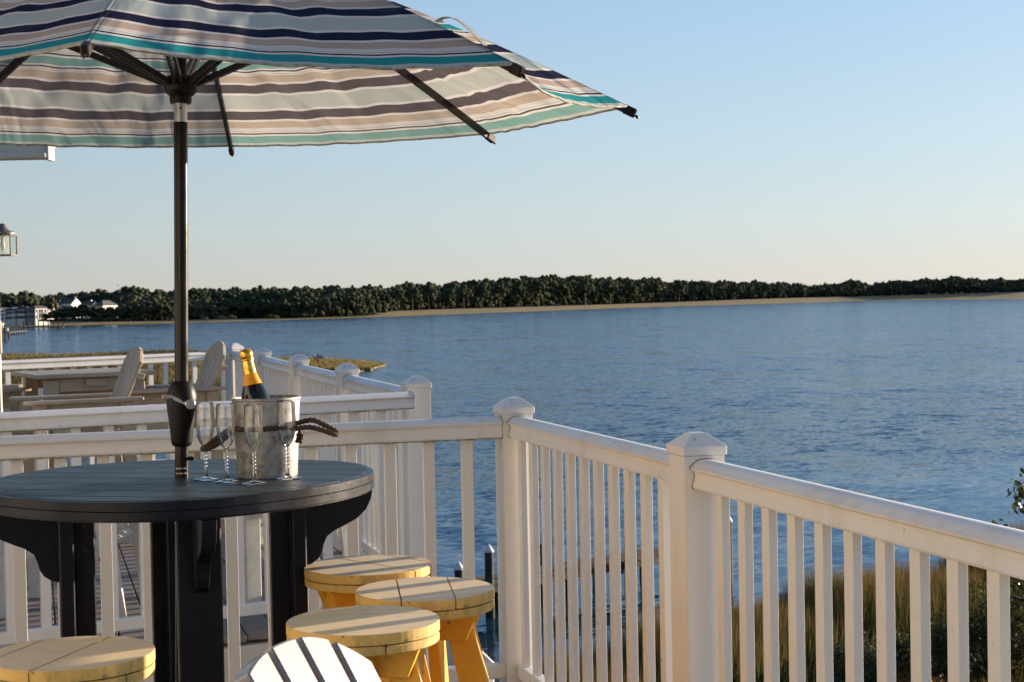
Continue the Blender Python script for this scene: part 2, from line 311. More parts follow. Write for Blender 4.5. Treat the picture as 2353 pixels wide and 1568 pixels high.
# ------------------------------------------------------------------ mesh helpers
class MB:
    def __init__(s): s.v = []; s.f = []
    def add(s, vs, fs):
        o = len(s.v); s.v += [tuple(p) for p in vs]; s.f += [tuple(i+o for i in f) for f in fs]; return s
    def box(s, c, d, mt=None):
        x, y, z = d[0]/2, d[1]/2, d[2]/2
        vs = [Vector((a*x, b*y, e*z)) for a in (-1,1) for b in (-1,1) for e in (-1,1)]
        if mt is not None: vs = [mt @ p for p in vs]
        vs = [p + Vector(c) for p in vs]
        return s.add(vs, [(0,1,3,2),(4,6,7,5),(0,4,5,1),(2,3,7,6),(0,2,6,4),(1,5,7,3)])
    def bar(s, a, b, wd, th, up=Vector((0,0,1))):
        a, b = Vector(a), Vector(b); d = (b-a); ln = d.length; d.normalize()
        sx = d.cross(up)
        if sx.length < 1e-4: sx = d.cross(Vector((1,0,0)))
        sx.normalize(); uz = sx.cross(d)
        m3 = Matrix((sx, d, uz)).transposed()
        return s.box((a+b)/2, (wd, ln, th), m3)
    def extr(s, poly, h0, h1, mt=None, loc=(0,0,0)):       # poly in xy, extruded in z
        n = len(poly); vs = [Vector((p[0],p[1],h0)) for p in poly] + [Vector((p[0],p[1],h1)) for p in poly]
        if mt is not None: vs = [mt @ p for p in vs]
        vs = [p+Vector(loc) for p in vs]
        return s.add(vs, [tuple(range(n-1,-1,-1)), tuple(range(n,2*n))] + [(i,(i+1)%n,n+(i+1)%n,n+i) for i in range(n)])
    def lathe(s, prof, c=(0,0,0), n=32, caps=True):
        vs = []; fs = []
        for r, z in prof:
            for k in range(n):
                a = 2*math.pi*k/n; vs.append((c[0]+r*math.cos(a), c[1]+r*math.sin(a), c[2]+z))
        for i in range(len(prof)-1):
            for k in range(n):
                fs.append((i*n+k, i*n+(k+1)%n, (i+1)*n+(k+1)%n, (i+1)*n+k))
        if caps: fs.append(tuple(range(n-1,-1,-1))); fs.append(tuple((len(prof)-1)*n+k for k in range(n)))
        return s.add(vs, fs)
    def tube(s, pts, r, n=8, twist=0, lobes=0):
        pts = [Vector(p) for p in pts]; vs = []; fs = []; up = Vector((0,0,1)); dist = 0
        for i, p in enumerate(pts):
            d = (pts[min(i+1,len(pts)-1)] - pts[max(i-1,0)]).normalized()
            a = d.cross(up)
            if a.length < .05: a = d.cross(Vector((1,0,0)))
            a.normalize(); b = a.cross(d)
            if i: dist += (p-pts[i-1]).length
            rr = r[i] if isinstance(r, (list,tuple)) else r
            for k in range(n):
                t = 2*math.pi*k/n
                q = rr*(1+ (.15*math.cos(lobes*t + twist*dist) if lobes else 0))
                vs.append(p + a*math.cos(t)*q + b*math.sin(t)*q)
        for i in range(len(pts)-1):
            for k in range(n): fs.append((i*n+k, (i+1)*n+k, (i+1)*n+(k+1)%n, i*n+(k+1)%n))
        fs.append(tuple(range(n))); fs.append(tuple((len(pts)-1)*n+k for k in range(n-1,-1,-1)))
        return s.add(vs, fs)
    def mesh(s, name, m=None, bevel=0, smooth=False, segs=1, ang=None):
        me = bpy.data.meshes.new(name); me.from_pydata(s.v, [], s.f); 
        if bevel or True:
            bm = bmesh.new(); bm.from_mesh(me)
            bmesh.ops.recalc_face_normals(bm, faces=bm.faces)
            if bevel: bmesh.ops.bevel(bm, geom=list(bm.edges), offset=bevel, segments=segs, affect='EDGES', clamp_overlap=True)
            bm.to_mesh(me); bm.free()
        if m: me.materials.append(m)
        if smooth:
            me.polygons.foreach_set('use_smooth', [True]*len(me.polygons))
            me.set_sharp_from_angle(angle=R(ang or 40))
        me.update(); return me
    def obj(s, name, m, parent=None, loc=(0,0,0), rz=0, **k):
        return ob(name, s.mesh(name, m, **k), parent, loc, rz)
def ob(name, me, parent=None, loc=(0,0,0), rz=0):
    o = bpy.data.objects.new(name, me); C.objects.link(o); o.location = loc
    o.rotation_euler = (0,0,rz) if not isinstance(rz, (tuple,list)) else rz
    if parent: o.parent = parent
    return o
def tag(o, label=None, cat=None, group=None, kind=None):
    if label: o['label'] = label
    if cat: o['category'] = cat
    if group: o['group'] = group
    if kind: o['kind'] = kind
    return o
def thing(name, label, cat, loc=(0,0,0), rz=0, group=None):
    return tag(ob(name, None, None, loc, rz), label, cat, group)
def kids(o): return [x for x in C.objects if x.parent == o]
def dup(root, loc, rz, label, group=None):
    r = root.copy(); C.objects.link(r); r.location = loc; r.rotation_euler = (0,0,rz); r['label'] = label
    if group: r['group'] = group
    for ch in kids(root):
        c = ch.copy(); C.objects.link(c); c.parent = r
        for g in kids(ch):
            d = g.copy(); C.objects.link(d); d.parent = c
    return r
def npmesh(name, V, F, m, col=None):
    me = bpy.data.meshes.new(name); V = np.asarray(V, dtype=np.float32); F = np.asarray(F, dtype=np.int32)
    k = F.shape[1]
    me.vertices.add(len(V)); me.vertices.foreach_set('co', V.ravel())
    me.loops.add(F.size); me.loops.foreach_set('vertex_index', F.ravel())
    me.polygons.add(len(F)); me.polygons.foreach_set('loop_start', np.arange(0, F.size, k, dtype=np.int32)); me.polygons.foreach_set('loop_total', np.full(len(F), k, dtype=np.int32))
    me.update(calc_edges=True)
    if col is not None:
        a = me.color_attributes.new('Col', 'FLOAT_COLOR', 'POINT'); a.data.foreach_set('color', np.asarray(col, dtype=np.float32).ravel())
    me.materials.append(m); me.validate(); return me

# ------------------------------------------------------------------ water and land
def grid(name, x0, x1, y0, y1, nx, ny, fz, m):
    xs = np.linspace(x0, x1, nx); ys = np.linspace(y0, y1, ny); X, Y = np.meshgrid(xs, ys)
    Z = fz(X, Y); V = np.stack([X, Y, Z], -1).reshape(-1,3)
    i = np.arange(nx-1)[None,:] + np.arange(ny-1)[:,None]*nx
    F = np.stack([i, i+1, i+nx+1, i+nx], -1).reshape(-1,4)
    me = npmesh(name, V, F, m); me.polygons.foreach_set('use_smooth', [True]*len(me.polygons)); return me
wb = MB().add([(-5000,-4000,0),(7000,-4000,0),(7000,9000,0),(-5000,9000,0)], [(0,1,2,3)])
tag(wb.obj('water', waterm), 'wind rippled blue bay water', 'water', kind='structure')

SHO = [(-900,775),(-300,760),(60,752),(300,746.5),(560,738.5),(870,729),(1170,718),(1500,706),(2000,692),(2353,687),(3200,668),(4200,650)]
def hor(px): return 703 - .0195*px*(657-703)/(-.0195*2353) if False else 702.9 - .0195*px
shp = [onz(x, y, 0.0) for x, y in SHO]
def shore_depth(px):
    xs = [a for a,_ in SHO]; ds = [p.x*CF.x+p.y*CF.y for p in shp]
    return float(np.interp(px, xs, ds))
def gline(pts, px): return float(np.interp(px, [a for a,_ in pts], [b for _,b in pts]))
TOPL = [(-900,690),(-300,680),(0,673),(50,671),(100,677),(150,675),(220,668),(300,661),(350,663),(380,668),(450,660),(520,663),(600,660),(700,658),(800,657),(880,657),(930,651),(980,649),(1010,655),(1050,646),(1100,643),(1160,637),(1250,633),(1350,633),(1400,638),(1450,640),(1500,638),(1530,644),(1620,643),(1700,646),(1780,647),(1830,650),(1880,655),(1960,642),(2000,652),(2050,645),(2130,640),(2200,635),(2260,640),(2353,640),(3200,630),(4200,620)]
BASEL = [(-900,745),(-300,742),(0,738),(300,743),(560,736),(840,727),(900,716),(1000,712),(1250,705),(1500,697),(1680,690),(1760,687),(2000,681),(2350,671),(3200,655),(4200,640)]
def land_pt(px, t):
    """t=0 shoreline, t=1 foot of the wood, beyond that rising under the trees"""
    sd = shore_depth(px)
    wid = 12 + 14*max(0, min(1, (px-820)/100.0))*6 if px > 300 else 12 + 90*max(0, min(1, (300-px)/120.0))
    wid += 75*max(0, min(1, (px-60)/60.0))*max(0, min(1, (700-px)/140.0))
    return sd, wid
def wood_depth(px):
    sd, wid = land_pt(px, 1); return sd + wid
cols = list(np.linspace(-900, 4200, 180)); rows = [-.6, 0, .15, .8, 1.0, 1.6, 3, 6, 12]
V = []; 
for px in cols:
    sd, wid = land_pt(px, 0); by = gline(BASEL, px)
    zb = atd(px, by, sd+wid).z; zb = max(.5, zb)
    for t in rows:
        d = sd + wid*t if t <= 1 else sd + wid + (t-1)*60
        rr = ray(px, hor(px)); k = d
        z = -.5 if t < 0 else (.0 if t == 0 else (.45 + (zb-.45)*min(1, (t-.15)/.85) if t <= 1 else zb + (t-1)*.35))
        V.append((rr.x*k, rr.y*k, z))
nr = len(rows); F = []
for i in range(len(cols)-1):
    for j in range(nr-1): F.append((i*nr+j, (i+1)*nr+j, (i+1)*nr+j+1, i*nr+j+1))
me = npmesh('far_shore', V, F, marshm); me.materials.append(forestfloor); me.materials.append(tallmarsh)
for p in me.polygons:
    if (p.index % (nr-1)) >= 4: p.material_index = 1
    elif (p.index % (nr-1)) == 3: p.material_index = 2
tag(ob('far_shore', me), 'flat golden marsh shore across the bay', 'shore', kind='structure')

# near marsh seen behind the rails, and the islet
def blob(name, pts, z, m, label, cat, kind='structure'):
    c = sum((Vector(p) for p in pts), Vector((0,0)))/len(pts); V = []; n = len(pts)
    rings = [(1.0,-.4),(.985,.12),(.9,.28),(.6,.36),(.3,.4)]
    for f, h in rings:
        for i, p in enumerate(pts): 
            q = c + (Vector(p)-c)*(f + (.0 if f < .9 else .0)); V.append((q.x, q.y, z*h if h > 0 else h))
    V.append((c.x, c.y, z*.42)); F = []
    for r in range(len(rings)-1):
        for i in range(n): F.append((r*n+i, r*n+(i+1)%n, (r+1)*n+(i+1)%n, (r+1)*n+i))
    mb = MB().add(V, F+[((len(rings)-1)*n+i, (len(rings)-1)*n+(i+1)%n, len(V)-1) for i in range(n)])
    return tag(mb.obj(name, m, smooth=True, ang=60), label, cat, kind=kind)
def shore_pts(poly, n=90, wig=.02):
    P = [onz(x, y, 0).xy for x, y in poly]; out = []
    L_ = [ (P[(i+1)%len(P)]-P[i]).length for i in range(len(P))]; T = sum(L_)
    for k in range(n):
        t = k/n*T; i = 0
        while t > L_[i]: t -= L_[i]; i += 1
        q = P[i].lerp(P[(i+1)%len(P)], t/L_[i]); out.append(q + Vector((rng.normal(), rng.normal()))*wig*40)
    return out
MARSH = [(-400,826),(-100,824),(20,821),(150,822),(290,817),(380,813),(470,815),(560,822),(600,840),(585,900),(540,960),(450,985),(330,1010),(130,1060),(-300,1100)]
marsh_xy = shore_pts(MARSH, 120, .03)
blob('marsh', marsh_xy, 1.2, marshm, 'golden salt marsh meadow behind the far railing', 'marsh')
ISL = [(560,836),(640,833),(740,832),(800,829.5),(850,831),(884,838),(872,845),(850,853),(800,860),(700,856),(600,850)]
isl_xy = shore_pts(ISL, 60, .012)
blob('islet', isl_xy, 1.0, marshm, 'small grassy islet in the bay behind the railing', 'islet')

# near bank
BA, BB = Vector((8.5,35.0)), Vector((32.5,50.5)); bd = (BB-BA).normalized(); bn = Vector((-bd.y, bd.x))
BPX = np.array([(-60,20),(0,27),(8.3,34.3),(10.2,36.4),(12.0,38.9),(13.6,40.4),(16.2,41.2),(19.2,43.8),(20.8,45.0),(25.6,46.7),(28.8,48.4),(35.7,54.0),(48.9,62.9),(80,80),(160,120)], dtype=float)
def bank_s(X, Y):
    return (Y - np.interp(X, BPX[:,0], BPX[:,1]))*.82
def bank_z(X, Y):
    s = bank_s(X, Y); wob_ = .5*np.sin(X*.7+Y*.31)+.35*np.sin(X*1.9-Y*.8)
    s = s + wob_*.6
    west = np.clip((9-X)/10, 0, 1)*14
    s = s + west*0 + np.clip((6-X)/3,0,1)*0
    z = np.where(s > 0, -.35*s, .55*(1-np.exp(s/2.5)) + np.clip(-s,0,40)*.055)
    lft = np.clip((9.5-X)/6, 0, 1)
    z = z - lft*np.clip((Y-20)/10,0,1)*2.2
    return z + .06*np.sin(X*2.3)*np.sin(Y*2.1)
tag(ob('ground', grid('ground', -60, 150, -60, 110, 180, 150, bank_z, bankm)), 'dark soil bank below the deck', 'ground', kind='structure')

# grass blades
def blades(name, XY, Z, H, Wd, base, tip, m, lean=.25, label='', cat='grass', face=None):
    n = len(XY); ang = rng.uniform(0, 2*np.pi, n); 
    dx = np.cos(ang)*Wd/2; dy = np.sin(ang)*Wd/2
    la = rng.uniform(0, 2*np.pi, n); lr = np.abs(rng.normal(0, lean, n))*H
    x, y = XY[:,0], XY[:,1]
    v0 = np.stack([x-dx, y-dy, Z], 1); v1 = np.stack([x+dx, y+dy, Z], 1)
    mx_ = x+np.cos(la)*lr*.4; my_ = y+np.sin(la)*lr*.4
    v2 = np.stack([mx_+dx*.7, my_+dy*.7, Z+H*.6], 1); v3 = np.stack([mx_-dx*.7, my_-dy*.7, Z+H*.6], 1)
    v4 = np.stack([x+np.cos(la)*lr, y+np.sin(la)*lr, Z+H], 1)
    V = np.stack([v0,v1,v2,v3,v4], 1).reshape(-1,3)
    i = np.arange(n)[:,None]*5
    F = np.concatenate([i+np.array([[0,1,2]]), i+np.array([[0,2,3]]), i+np.array([[3,2,4]])], 0)
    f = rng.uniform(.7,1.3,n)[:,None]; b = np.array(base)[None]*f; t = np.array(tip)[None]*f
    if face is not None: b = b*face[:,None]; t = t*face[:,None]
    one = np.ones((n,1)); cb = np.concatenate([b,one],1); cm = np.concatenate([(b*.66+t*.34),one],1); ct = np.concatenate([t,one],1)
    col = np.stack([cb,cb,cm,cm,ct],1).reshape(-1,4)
    o = ob(name, npmesh(name, V, F, m, col)); tag(o, label, cat, kind='stuff'); return o
def in_poly(XY, poly):
    x, y = XY[:,0], XY[:,1]; ins = np.zeros(len(x), bool); n = len(poly); j = n-1
    for i in range(n):
        xi, yi = poly[i]; xj, yj = poly[j]
        c = ((yi > y) != (yj > y)) & (x < (xj-xi)*(y-yi)/(yj-yi+1e-9)+xi); ins ^= c; j = i
    return ins
def field(poly, n):
    P = np.array([(p[0],p[1]) for p in poly]); lo, hi = P.min(0), P.max(0)
    q = rng.uniform(lo, hi, (n*2,2)); q = q[in_poly(q, P)]; return q[:n]
q = field(marsh_xy, 46000); cl = .75+.35*np.sin(q[:,0]*.13+2*np.sin(q[:,1]*.05))*np.sin(q[:,1]*.09)
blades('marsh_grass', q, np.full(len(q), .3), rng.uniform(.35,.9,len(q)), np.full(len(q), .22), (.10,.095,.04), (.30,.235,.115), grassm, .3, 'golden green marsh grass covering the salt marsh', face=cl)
q = field(isl_xy, 9000)
blades('islet_grass', q, np.full(len(q), .2), rng.uniform(.3,.9,len(q))*np.clip((np.max(q[:,0])-q[:,0])/9,.15,1), np.full(len(q), .2), (.09,.095,.035), (.34,.26,.12), grassm, .25, 'golden grass covering the small islet')
# tall reed belt along the near bank, then lower weeds
t = rng.uniform(-6, 60, 62000); s = -np.abs(rng.normal(0, 2.3, len(t))) + .6
X_ = 9.4 + (t+6)*.5; q = np.stack([X_, np.interp(X_, BPX[:,0], BPX[:,1])+s/.82], 1)
H = 1.45*rng.uniform(.7,1.40,len(q))*np.clip(1.15+s*.02,.6,1.2)*(.86+.2*np.sin(q[:,0]*1.3)*np.sin(q[:,0]*.47+1)); Zb = bank_z(q[:,0], q[:,1])
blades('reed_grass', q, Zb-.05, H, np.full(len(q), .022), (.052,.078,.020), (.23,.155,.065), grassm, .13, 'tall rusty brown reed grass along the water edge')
t = rng.uniform(-8, 60, 42000); s = -rng.uniform(1.5, 14, len(t))
X_ = 7 + (t+8)*.52; q = np.stack([X_, np.interp(X_, BPX[:,0], BPX[:,1])+s/.82], 1)
cl = np.clip(.9+.6*np.sin(q[:,0]*1.1+np.sin(q[:,1]*.9)*2)*np.sin(q[:,1]*1.4), .35, 1.6)
blades('bank_weeds', q, bank_z(q[:,0], q[:,1])-.03, rng.uniform(.12,.55,len(q))*cl, np.full(len(q), .03), (.03,.035,.012), (.13,.10,.03), grassm, .4, 'low dry weeds covering the bank behind the reeds', face=cl)
# sparse grass tips standing in the water at the left end of the bank
q = np.stack([rng.normal(10.6,.9,700), rng.normal(37.6,1.6,700)],1)
blades('sparse_reed', q, np.full(len(q), .1), rng.uniform(.8,1.9,len(q)), np.full(len(q), .018), (.06,.07,.02), (.30,.20,.08), grassm, .2, 'sparse reed stems at the water edge beside the corner post')

# ------------------------------------------------------------------ foliage builders
ICO = None
def ico_base():
    global ICO
    if ICO is None:
        bm = bmesh.new(); bmesh.ops.create_icosphere(bm, subdivisions=1, radius=1)
        ICO = (np.array([v.co[:] for v in bm.verts]), np.array([[v.index for v in f.verts] for f in bm.faces])); bm.free()
    return ICO
def clumps(cent, rad, jitter=.20):
    iv, fi = ico_base(); n = len(cent); nv = len(iv)
    V = iv[None]*(1+rng.uniform(-jitter,jitter,(n,nv,1)))*rad[:,None,None]*np.array([1,1,.8]) + cent[:,None]
    F = fi[None] + (np.arange(n)*nv)[:,None,None]
    return V.reshape(-1,3), F.reshape(-1,3)
def leaf_tris(cent, size):
    n = len(cent); a = rng.normal(size=(n,3,3)); a -= a.mean(1, keepdims=True); a /= np.linalg.norm(a, axis=2, keepdims=True)+1e-6
    V = cent[:,None] + a*size[:,None,None]; F = np.arange(n*3).reshape(-1,3); return V.reshape(-1,3), F
def crown_cloud(c, rx, rz, nclump, kr, ntri, ts):
    """an uneven crown: clumps on a lumpy ellipsoid shell, loose leaf faces around"""
    u = rng.normal(size=(nclump,3)); u /= np.linalg.norm(u,axis=1,keepdims=True); u[:,2] = np.where(u[:,2] < -.4, -u[:,2]*.6, u[:,2])
    rr = rng.uniform(.45,1.0,(nclump,1)); cc = np.array(c)+u*rr*np.array([rx,rx,rz])
    V1, F1 = clumps(cc, rng.uniform(.6,1.2,nclump)*kr)
    idx = rng.integers(0, nclump, ntri); lc = cc[idx] + rng.normal(0, kr*.5, (ntri,3))
    V2, F2 = leaf_tris(lc, rng.uniform(.6,1.3,ntri)*ts)
    return np.concatenate([V1,V2]), np.concatenate([F1, F2+len(V1)])
# the far wood: one mass behind, single front trees
VV = []; FF = []; off = 0
def addg(V, F):
    global off
    VV.append(V); FF.append(F+off); off += len(V)
for px in np.arange(-700, 3300, 6.0):
    wd = wood_depth(px)
    for rowi in range(6):
        p = px + rng.uniform(-5,5); d = wd + 8 + rowi*20 + rng.uniform(0,14)
        by = gline(BASEL, p); zb = max(.5, atd(p, by, wd).z) + rowi*.25
        ty = gline(TOPL, p) + 1.5 - 2.6*math.sin(p*.11+1.3*math.sin(p*.031)) - 1.6*math.sin(p*.37+2*math.sin(p*.07))
        frac = [.50,.66,.80,.91,.97,1.0][rowi]*rng.uniform(.93,1.03)
        if p < 250 and rowi < 2: frac *= .55
        ztop = atd(p, by + (ty-by)*frac, d).z
        rx = rng.uniform(2.0,5.6)*(1+max(0,(p-900)/2500)); rz = min(rng.uniform(2.6,4.6), max(1.4,(ztop-zb)*.45))
        rr = ray(p, hor(p)); c = (rr.x*d, rr.y*d, ztop-rz)
        V, F = crown_cloud(c, rx, rz, 9, min(rx,rz)*.52, 6, .7); addg(V, F)
        if rowi < 4:      # under-storey filling towards the ground
            c2 = (c[0]+rng.uniform(-2,2), c[1]+rng.uniform(-2,2), zb+(ztop-zb)*.26)
            V, F = crown_cloud(c2, rx*1.1, max(1.4,(ztop-zb)*.36), 7, 1.9, 8, .8); addg(V, F)
o = ob('far_wood', npmesh('far_wood', np.concatenate(VV), np.concatenate(FF), farleaf))
tag(o, 'dark pine wood lining the far shore of the bay', 'wood', kind='stuff')
# individual front trees, shared meshes
pine_vars = []
for k in range(6):
    V, F = crown_cloud((0,0,.60), .27, .38, 40, .105, 90, .026)
    pine_vars.append(npmesh('crown', V, F, farleaf2 if k % 2 else farleaf))
tm = MB().tube([(0,0,0),(.01,0,.35),(-.005,.01,.8)], [.022,.016,.008], 6).mesh('trunk', trunkm)
fronts = [(560,.62),(608,.7),(655,.66),(700,.72),(748,.7),(800,.78),(846,.7),(885,.80),(915,.88),(948,1.0),(985,1.0),(1030,.86),(1066,.95),(1108,.9),(1150,.9),(1195,.9),(1236,.95),(1290,.9),(1345,.95),(1402,.96),(1450,.95),(1500,.92),(1560,.95),(1625,.95),(1690,.98),(1760,.95),(1840,.85),(1905,.9),(1965,1.0),(2040,.95),(2100,.9),(2165,.92),(2230,.98),(2300,.95)]
for k, (px, fr) in enumerate(fronts):
    wd = wood_depth(px) + rng.uniform(0, 6); by = gline(BASEL, px)+.5; ty = gline(TOPL, px)
    b = atd(px, by, wd); top = atd(px, by+(ty-by)*fr*.9, wd)
    h = top.z - b.z
    rt = thing('pine_tree', 'tall dark green pine standing free in the front row of the far wood', 'tree', (b.x,b.y,b.z-.3), rng.uniform(0,6), 'pines in the front row of the far wood')
    rt.scale = (h*1.15, h*1.15, h*1.05)
    ob('crown', pine_vars[k*5 % 6], rt); ob('trunk', tm, rt)
# low grey-green shrubs along the left shore
gs = npmesh('foliage', *crown_cloud((0,0,.35), .75, .38, 26, .22, 160, .09), greyshrub)
gd = npmesh('foliage', *crown_cloud((0,0,.35), .75, .45, 26, .24, 160, .09), farleaf2)
stm = MB().tube([(0,0,0),(.02,0,.3),(0,.03,.5)], [.03,.02,.01], 5).mesh('stem', trunkm)
for k, (px, py, wpx, hpx, g) in enumerate([(150,741,40,10,1),(185,742,42,11,1),(108,741,30,8,0),(222,741,30,12,0),(250,741,40,13,1),(285,740,30,11,0),(296,741,18,9,1),(330,739,26,9,0),(470,736,22,7,1),(505,735,24,9,0),(530,734,22,9,1),(830,727,34,9,0),(858,725,26,7,1),(700,731,36,10,0),(625,733,30,9,0),(385,739,30,8,0)]):
    d = shore_depth(px)+7+rng.uniform(0,3); b = atd(px, py-1, d); s_ = wpx*d/3810*.7
    rt = thing('shrub', ['dark green shrub low on the far shore below the wood', 'pale grey green shrub low on the far shore below the wood'][g], 'shrub', (b.x,b.y,max(.3,b.z)-.2), k, ['dark shrubs on the far shore','pale shrubs on the far shore'][g])
    rt.scale = (s_, s_, max(1.2, hpx*d/3810*1.3)); ob('foliage', gs if g else gd, rt); ob('stem', stm, rt)
# dark oaks on the point in front of the houses
ok = [npmesh('crown', *crown_cloud((0,0,.47), .56, .50, 54, .16, 260, .05), farleaf2 if i else farleaf) for i in range(2)]
for k, (px, by, wpx, ty) in enumerate([(118,735,44,716),(143,735,46,708),(168,736,42,706),(198,737,54,699),(228,738,46,708),(252,738,44,705),(278,738,44,706),(304,738,46,702),(336,738,50,694),(372,738,50,694)]):
    d = shore_depth(180)+10+k*1.2; b = atd(px, by, d); h = atd(px, ty, d).z-b.z
    rt = thing('oak_tree', 'rounded dark oak on the shore point in front of the far houses', 'tree', (b.x,b.y,b.z-.5), k*1.3, 'oaks on the point before the houses')
    rt.scale = (wpx*d/3810, wpx*d/3810, h*1.05); ob('crown', ok[k%2], rt); ob('trunk', tm, rt)
rt = thing('autumn_tree', 'yellow turning tree between the far white houses', 'tree', atd(121,727,790), 0); rt.scale = (6,6,8)
ob('crown', npmesh('crown', *crown_cloud((0,0,.58), .42, .42, 30, .15, 200, .05), autumn), rt); ob('trunk', tm, rt)

# ------------------------------------------------------------------ far houses
def house(name, label, px, pyb, depth, wm, dm, h, floors, roofh, wallm, gable=False, porch=True, rz=1.25, chim=False, tower=False, nwin=4):
    b = atd(px, pyb, depth)
    ht = thing(name, label, 'house', b, -THETA+rz, 'white houses on the far shore')
    MB().box((0,0,h/2-1.5), (wm,dm,h+3)).obj('wall', wallm, ht)
    rf = MB()
    o_ = .5
    if gable:      # gable end faces the camera
        rf.extr([(-wm/2-o_,0),(wm/2+o_,0),(0,roofh)], -dm/2-o_, dm/2+o_, Matrix.Rotation(R(90),3,'X'), (0,0,h+.01))
    else:
        rf.add([(-wm/2-o_,-dm/2-o_,h+.01),(wm/2+o_,-dm/2-o_,h+.01),(wm/2+o_,dm/2+o_,h+.01),(-wm/2-o_,dm/2+o_,h+.01),(-wm/4,0,h+roofh),(wm/4,0,h+roofh)],
               [(0,1,5,4),(1,2,5),(2,3,4,5),(3,0,4),(0,3,2,1)])
    r_ = rf.obj('roof', roofm, ht)
    if gable: MB().extr([(-wm/2+.1,0),(wm/2-.1,0),(0,roofh-.3)], -.1, .1, Matrix.Rotation(R(90),3,'X'), (0,-dm/2-o_-.15,h+.05)).obj('gable_panel', wallm, ht)
    if chim: MB().box((wm*.2,0,h+roofh*.9), (.8,.8,1.6)).obj('chimney', wallm, r_)
    fh = h/floors; wmesh = MB().box((0,0,0), (wm/nwin*.5, .25, fh*.5)).mesh('window', winm)
    pm = MB().box((0,0,0), (.08, .1, fh*.5)).mesh('mullion', houseW)
    for fl in range(floors):
        for k in range(nwin):
            wo = ob('window', wmesh, ht, ((k+.5)/nwin*wm-wm/2, -dm/2-.02, fh*(fl+.52))); ob('mullion', pm, wo, (0,-.12,0))
        for k in range(3):
            wo = ob('window', wmesh, ht, (-wm/2-.02, (k-1)*dm*.3, fh*(fl+.52)), R(-90)); ob('mullion', pm, wo, (0,-.12,0))
    if porch:
        x0 = -wm*.05; pw = wm*.52
        for fl in range(floors):
            z = fh*fl + .2
            MB().box((x0+pw/2, -dm/2-1.5, z), (pw, 3.0, .3)).box((x0+pw/2,-dm/2-2.95,z+1.0),(pw,.15,.15)).obj('balcony', houseW, ht)
            for k in range(5): MB().box((x0+pw*k/4, -dm/2-2.9, z+fh/2), (.28,.28,fh)).obj('column', houseW, ht)
    if tower:
        MB().lathe([(.8,-.6),(.8,1.0),(.6,1.1),(.55,1.9),(.1,2.5)], (wm*.42,0,h+roofh*.4), 10).obj('cupola', houseW, ht)
    return ht
H0 = shore_depth(60)+24
MBo = 0
house('white_house', 'white three storey house at the left edge with railed balconies', 8, 737, H0, 11, 5, 5.8, 3, .7, houseW, porch=True, nwin=4)
house('grey_roof_house', 'white house with brown hipped roof and a porch, second from the left', 34, 736, H0+2, 9, 4.5, 4.8, 2, 1.6, houseW, porch=True, nwin=4)
house('narrow_gable_house', 'narrow white house with a steep gable facing the bay', 54, 735, H0, 4.6, 4, 5.0, 2, 1.6, houseW, gable=True, porch=False, nwin=1)
house('balcony_house', 'broad white house with a long two storey balcony and grey wing', 88, 735, H0+2, 12, 5, 5.6, 2, 1.4, houseG, porch=True, nwin=5)
MBo = house('hill_house', 'white house with a chimney half hidden behind dark trees', 134, 719, H0+40, 9, 5, 4.0, 1, 2.0, houseW, porch=False, chim=True, nwin=3)
house('tower_house', 'white gabled house with a round cupola above the trees', 164, 718, H0+42, 9, 5, 4.4, 1, 3.0, houseW, gable=True, porch=False, tower=True, nwin=3)
house('small_gable_house', 'small white gabled house between the cupola house and the long grey roof', 207, 719, H0+40, 6, 5, 3.8, 1, 2.2, houseW, gable=True, porch=False, chim=True, nwin=2)
house('long_roof_house', 'low cream house with a long dark roof, rightmost of the far houses', 244, 719, H0+44, 14, 5, 3.8, 1, 2.6, houseC, porch=False, nwin=5)

# ------------------------------------------------------------------ far docks, boats
def dock(label, x0, x1, py0, py1, npile, ph, wdt):
    A, B = onz(x0,py0,.0), onz(x1,py1,.0); A.z = B.z = .9
    t_ = thing('dock', label, 'dock', A, 0)
    b = B-A; MB().bar((0,0,0), b, wdt, .3).obj('boardwalk', pierm, t_)
    pmsh = MB().lathe([(.26,-2),(.26,ph)], n=8).mesh('piling', pilem)
    for k in range(npile):
        p = b*(k/(npile-1)); ob('piling', pmsh, t_, (p.x, p.y+rng.uniform(-1,1)*wdt*.5, rng.uniform(-.4,.4)))
dock('low brown dock at the left edge of the far water', 14, 56, 770, 766, 8, 1.6, 2.5)
dock('long thin far dock reaching right from the left shore', 55, 146, 757.5, 756.5, 9, 2.4, 1.2)
for k, (px, py, hh) in enumerate([(5,781,4.0),(12,783,4.6),(20,776,3.6)]):
    p = onz(px, py, 0); MBp = MB().lathe([(.3,-2),(.3,hh),(.02,hh+.5)], n=8)
    tag(MBp.obj('mooring_piling', pilem, loc=p), ['left mooring pile under the far white boat','middle mooring pile under the far white boat','right mooring pile beside the far white boat'][k], 'piling', 'mooring piles at the far dock')
p = onz(6, 777, 0); bt = thing('boat', 'white boat on its lift at the left edge of the far water', 'boat', (p.x,p.y,2.2), R(-60))
MB().extr([(-3.4,-.9),(2.2,-.9),(3.6,0),(2.2,.9),(-3.4,.9)], 0, 1.1).obj('hull', houseW, bt, bevel=.1); MB().box((-.3,0,1.9),(1.7,1.3,1.6)).obj('cabin', houseW, bt, bevel=.08)
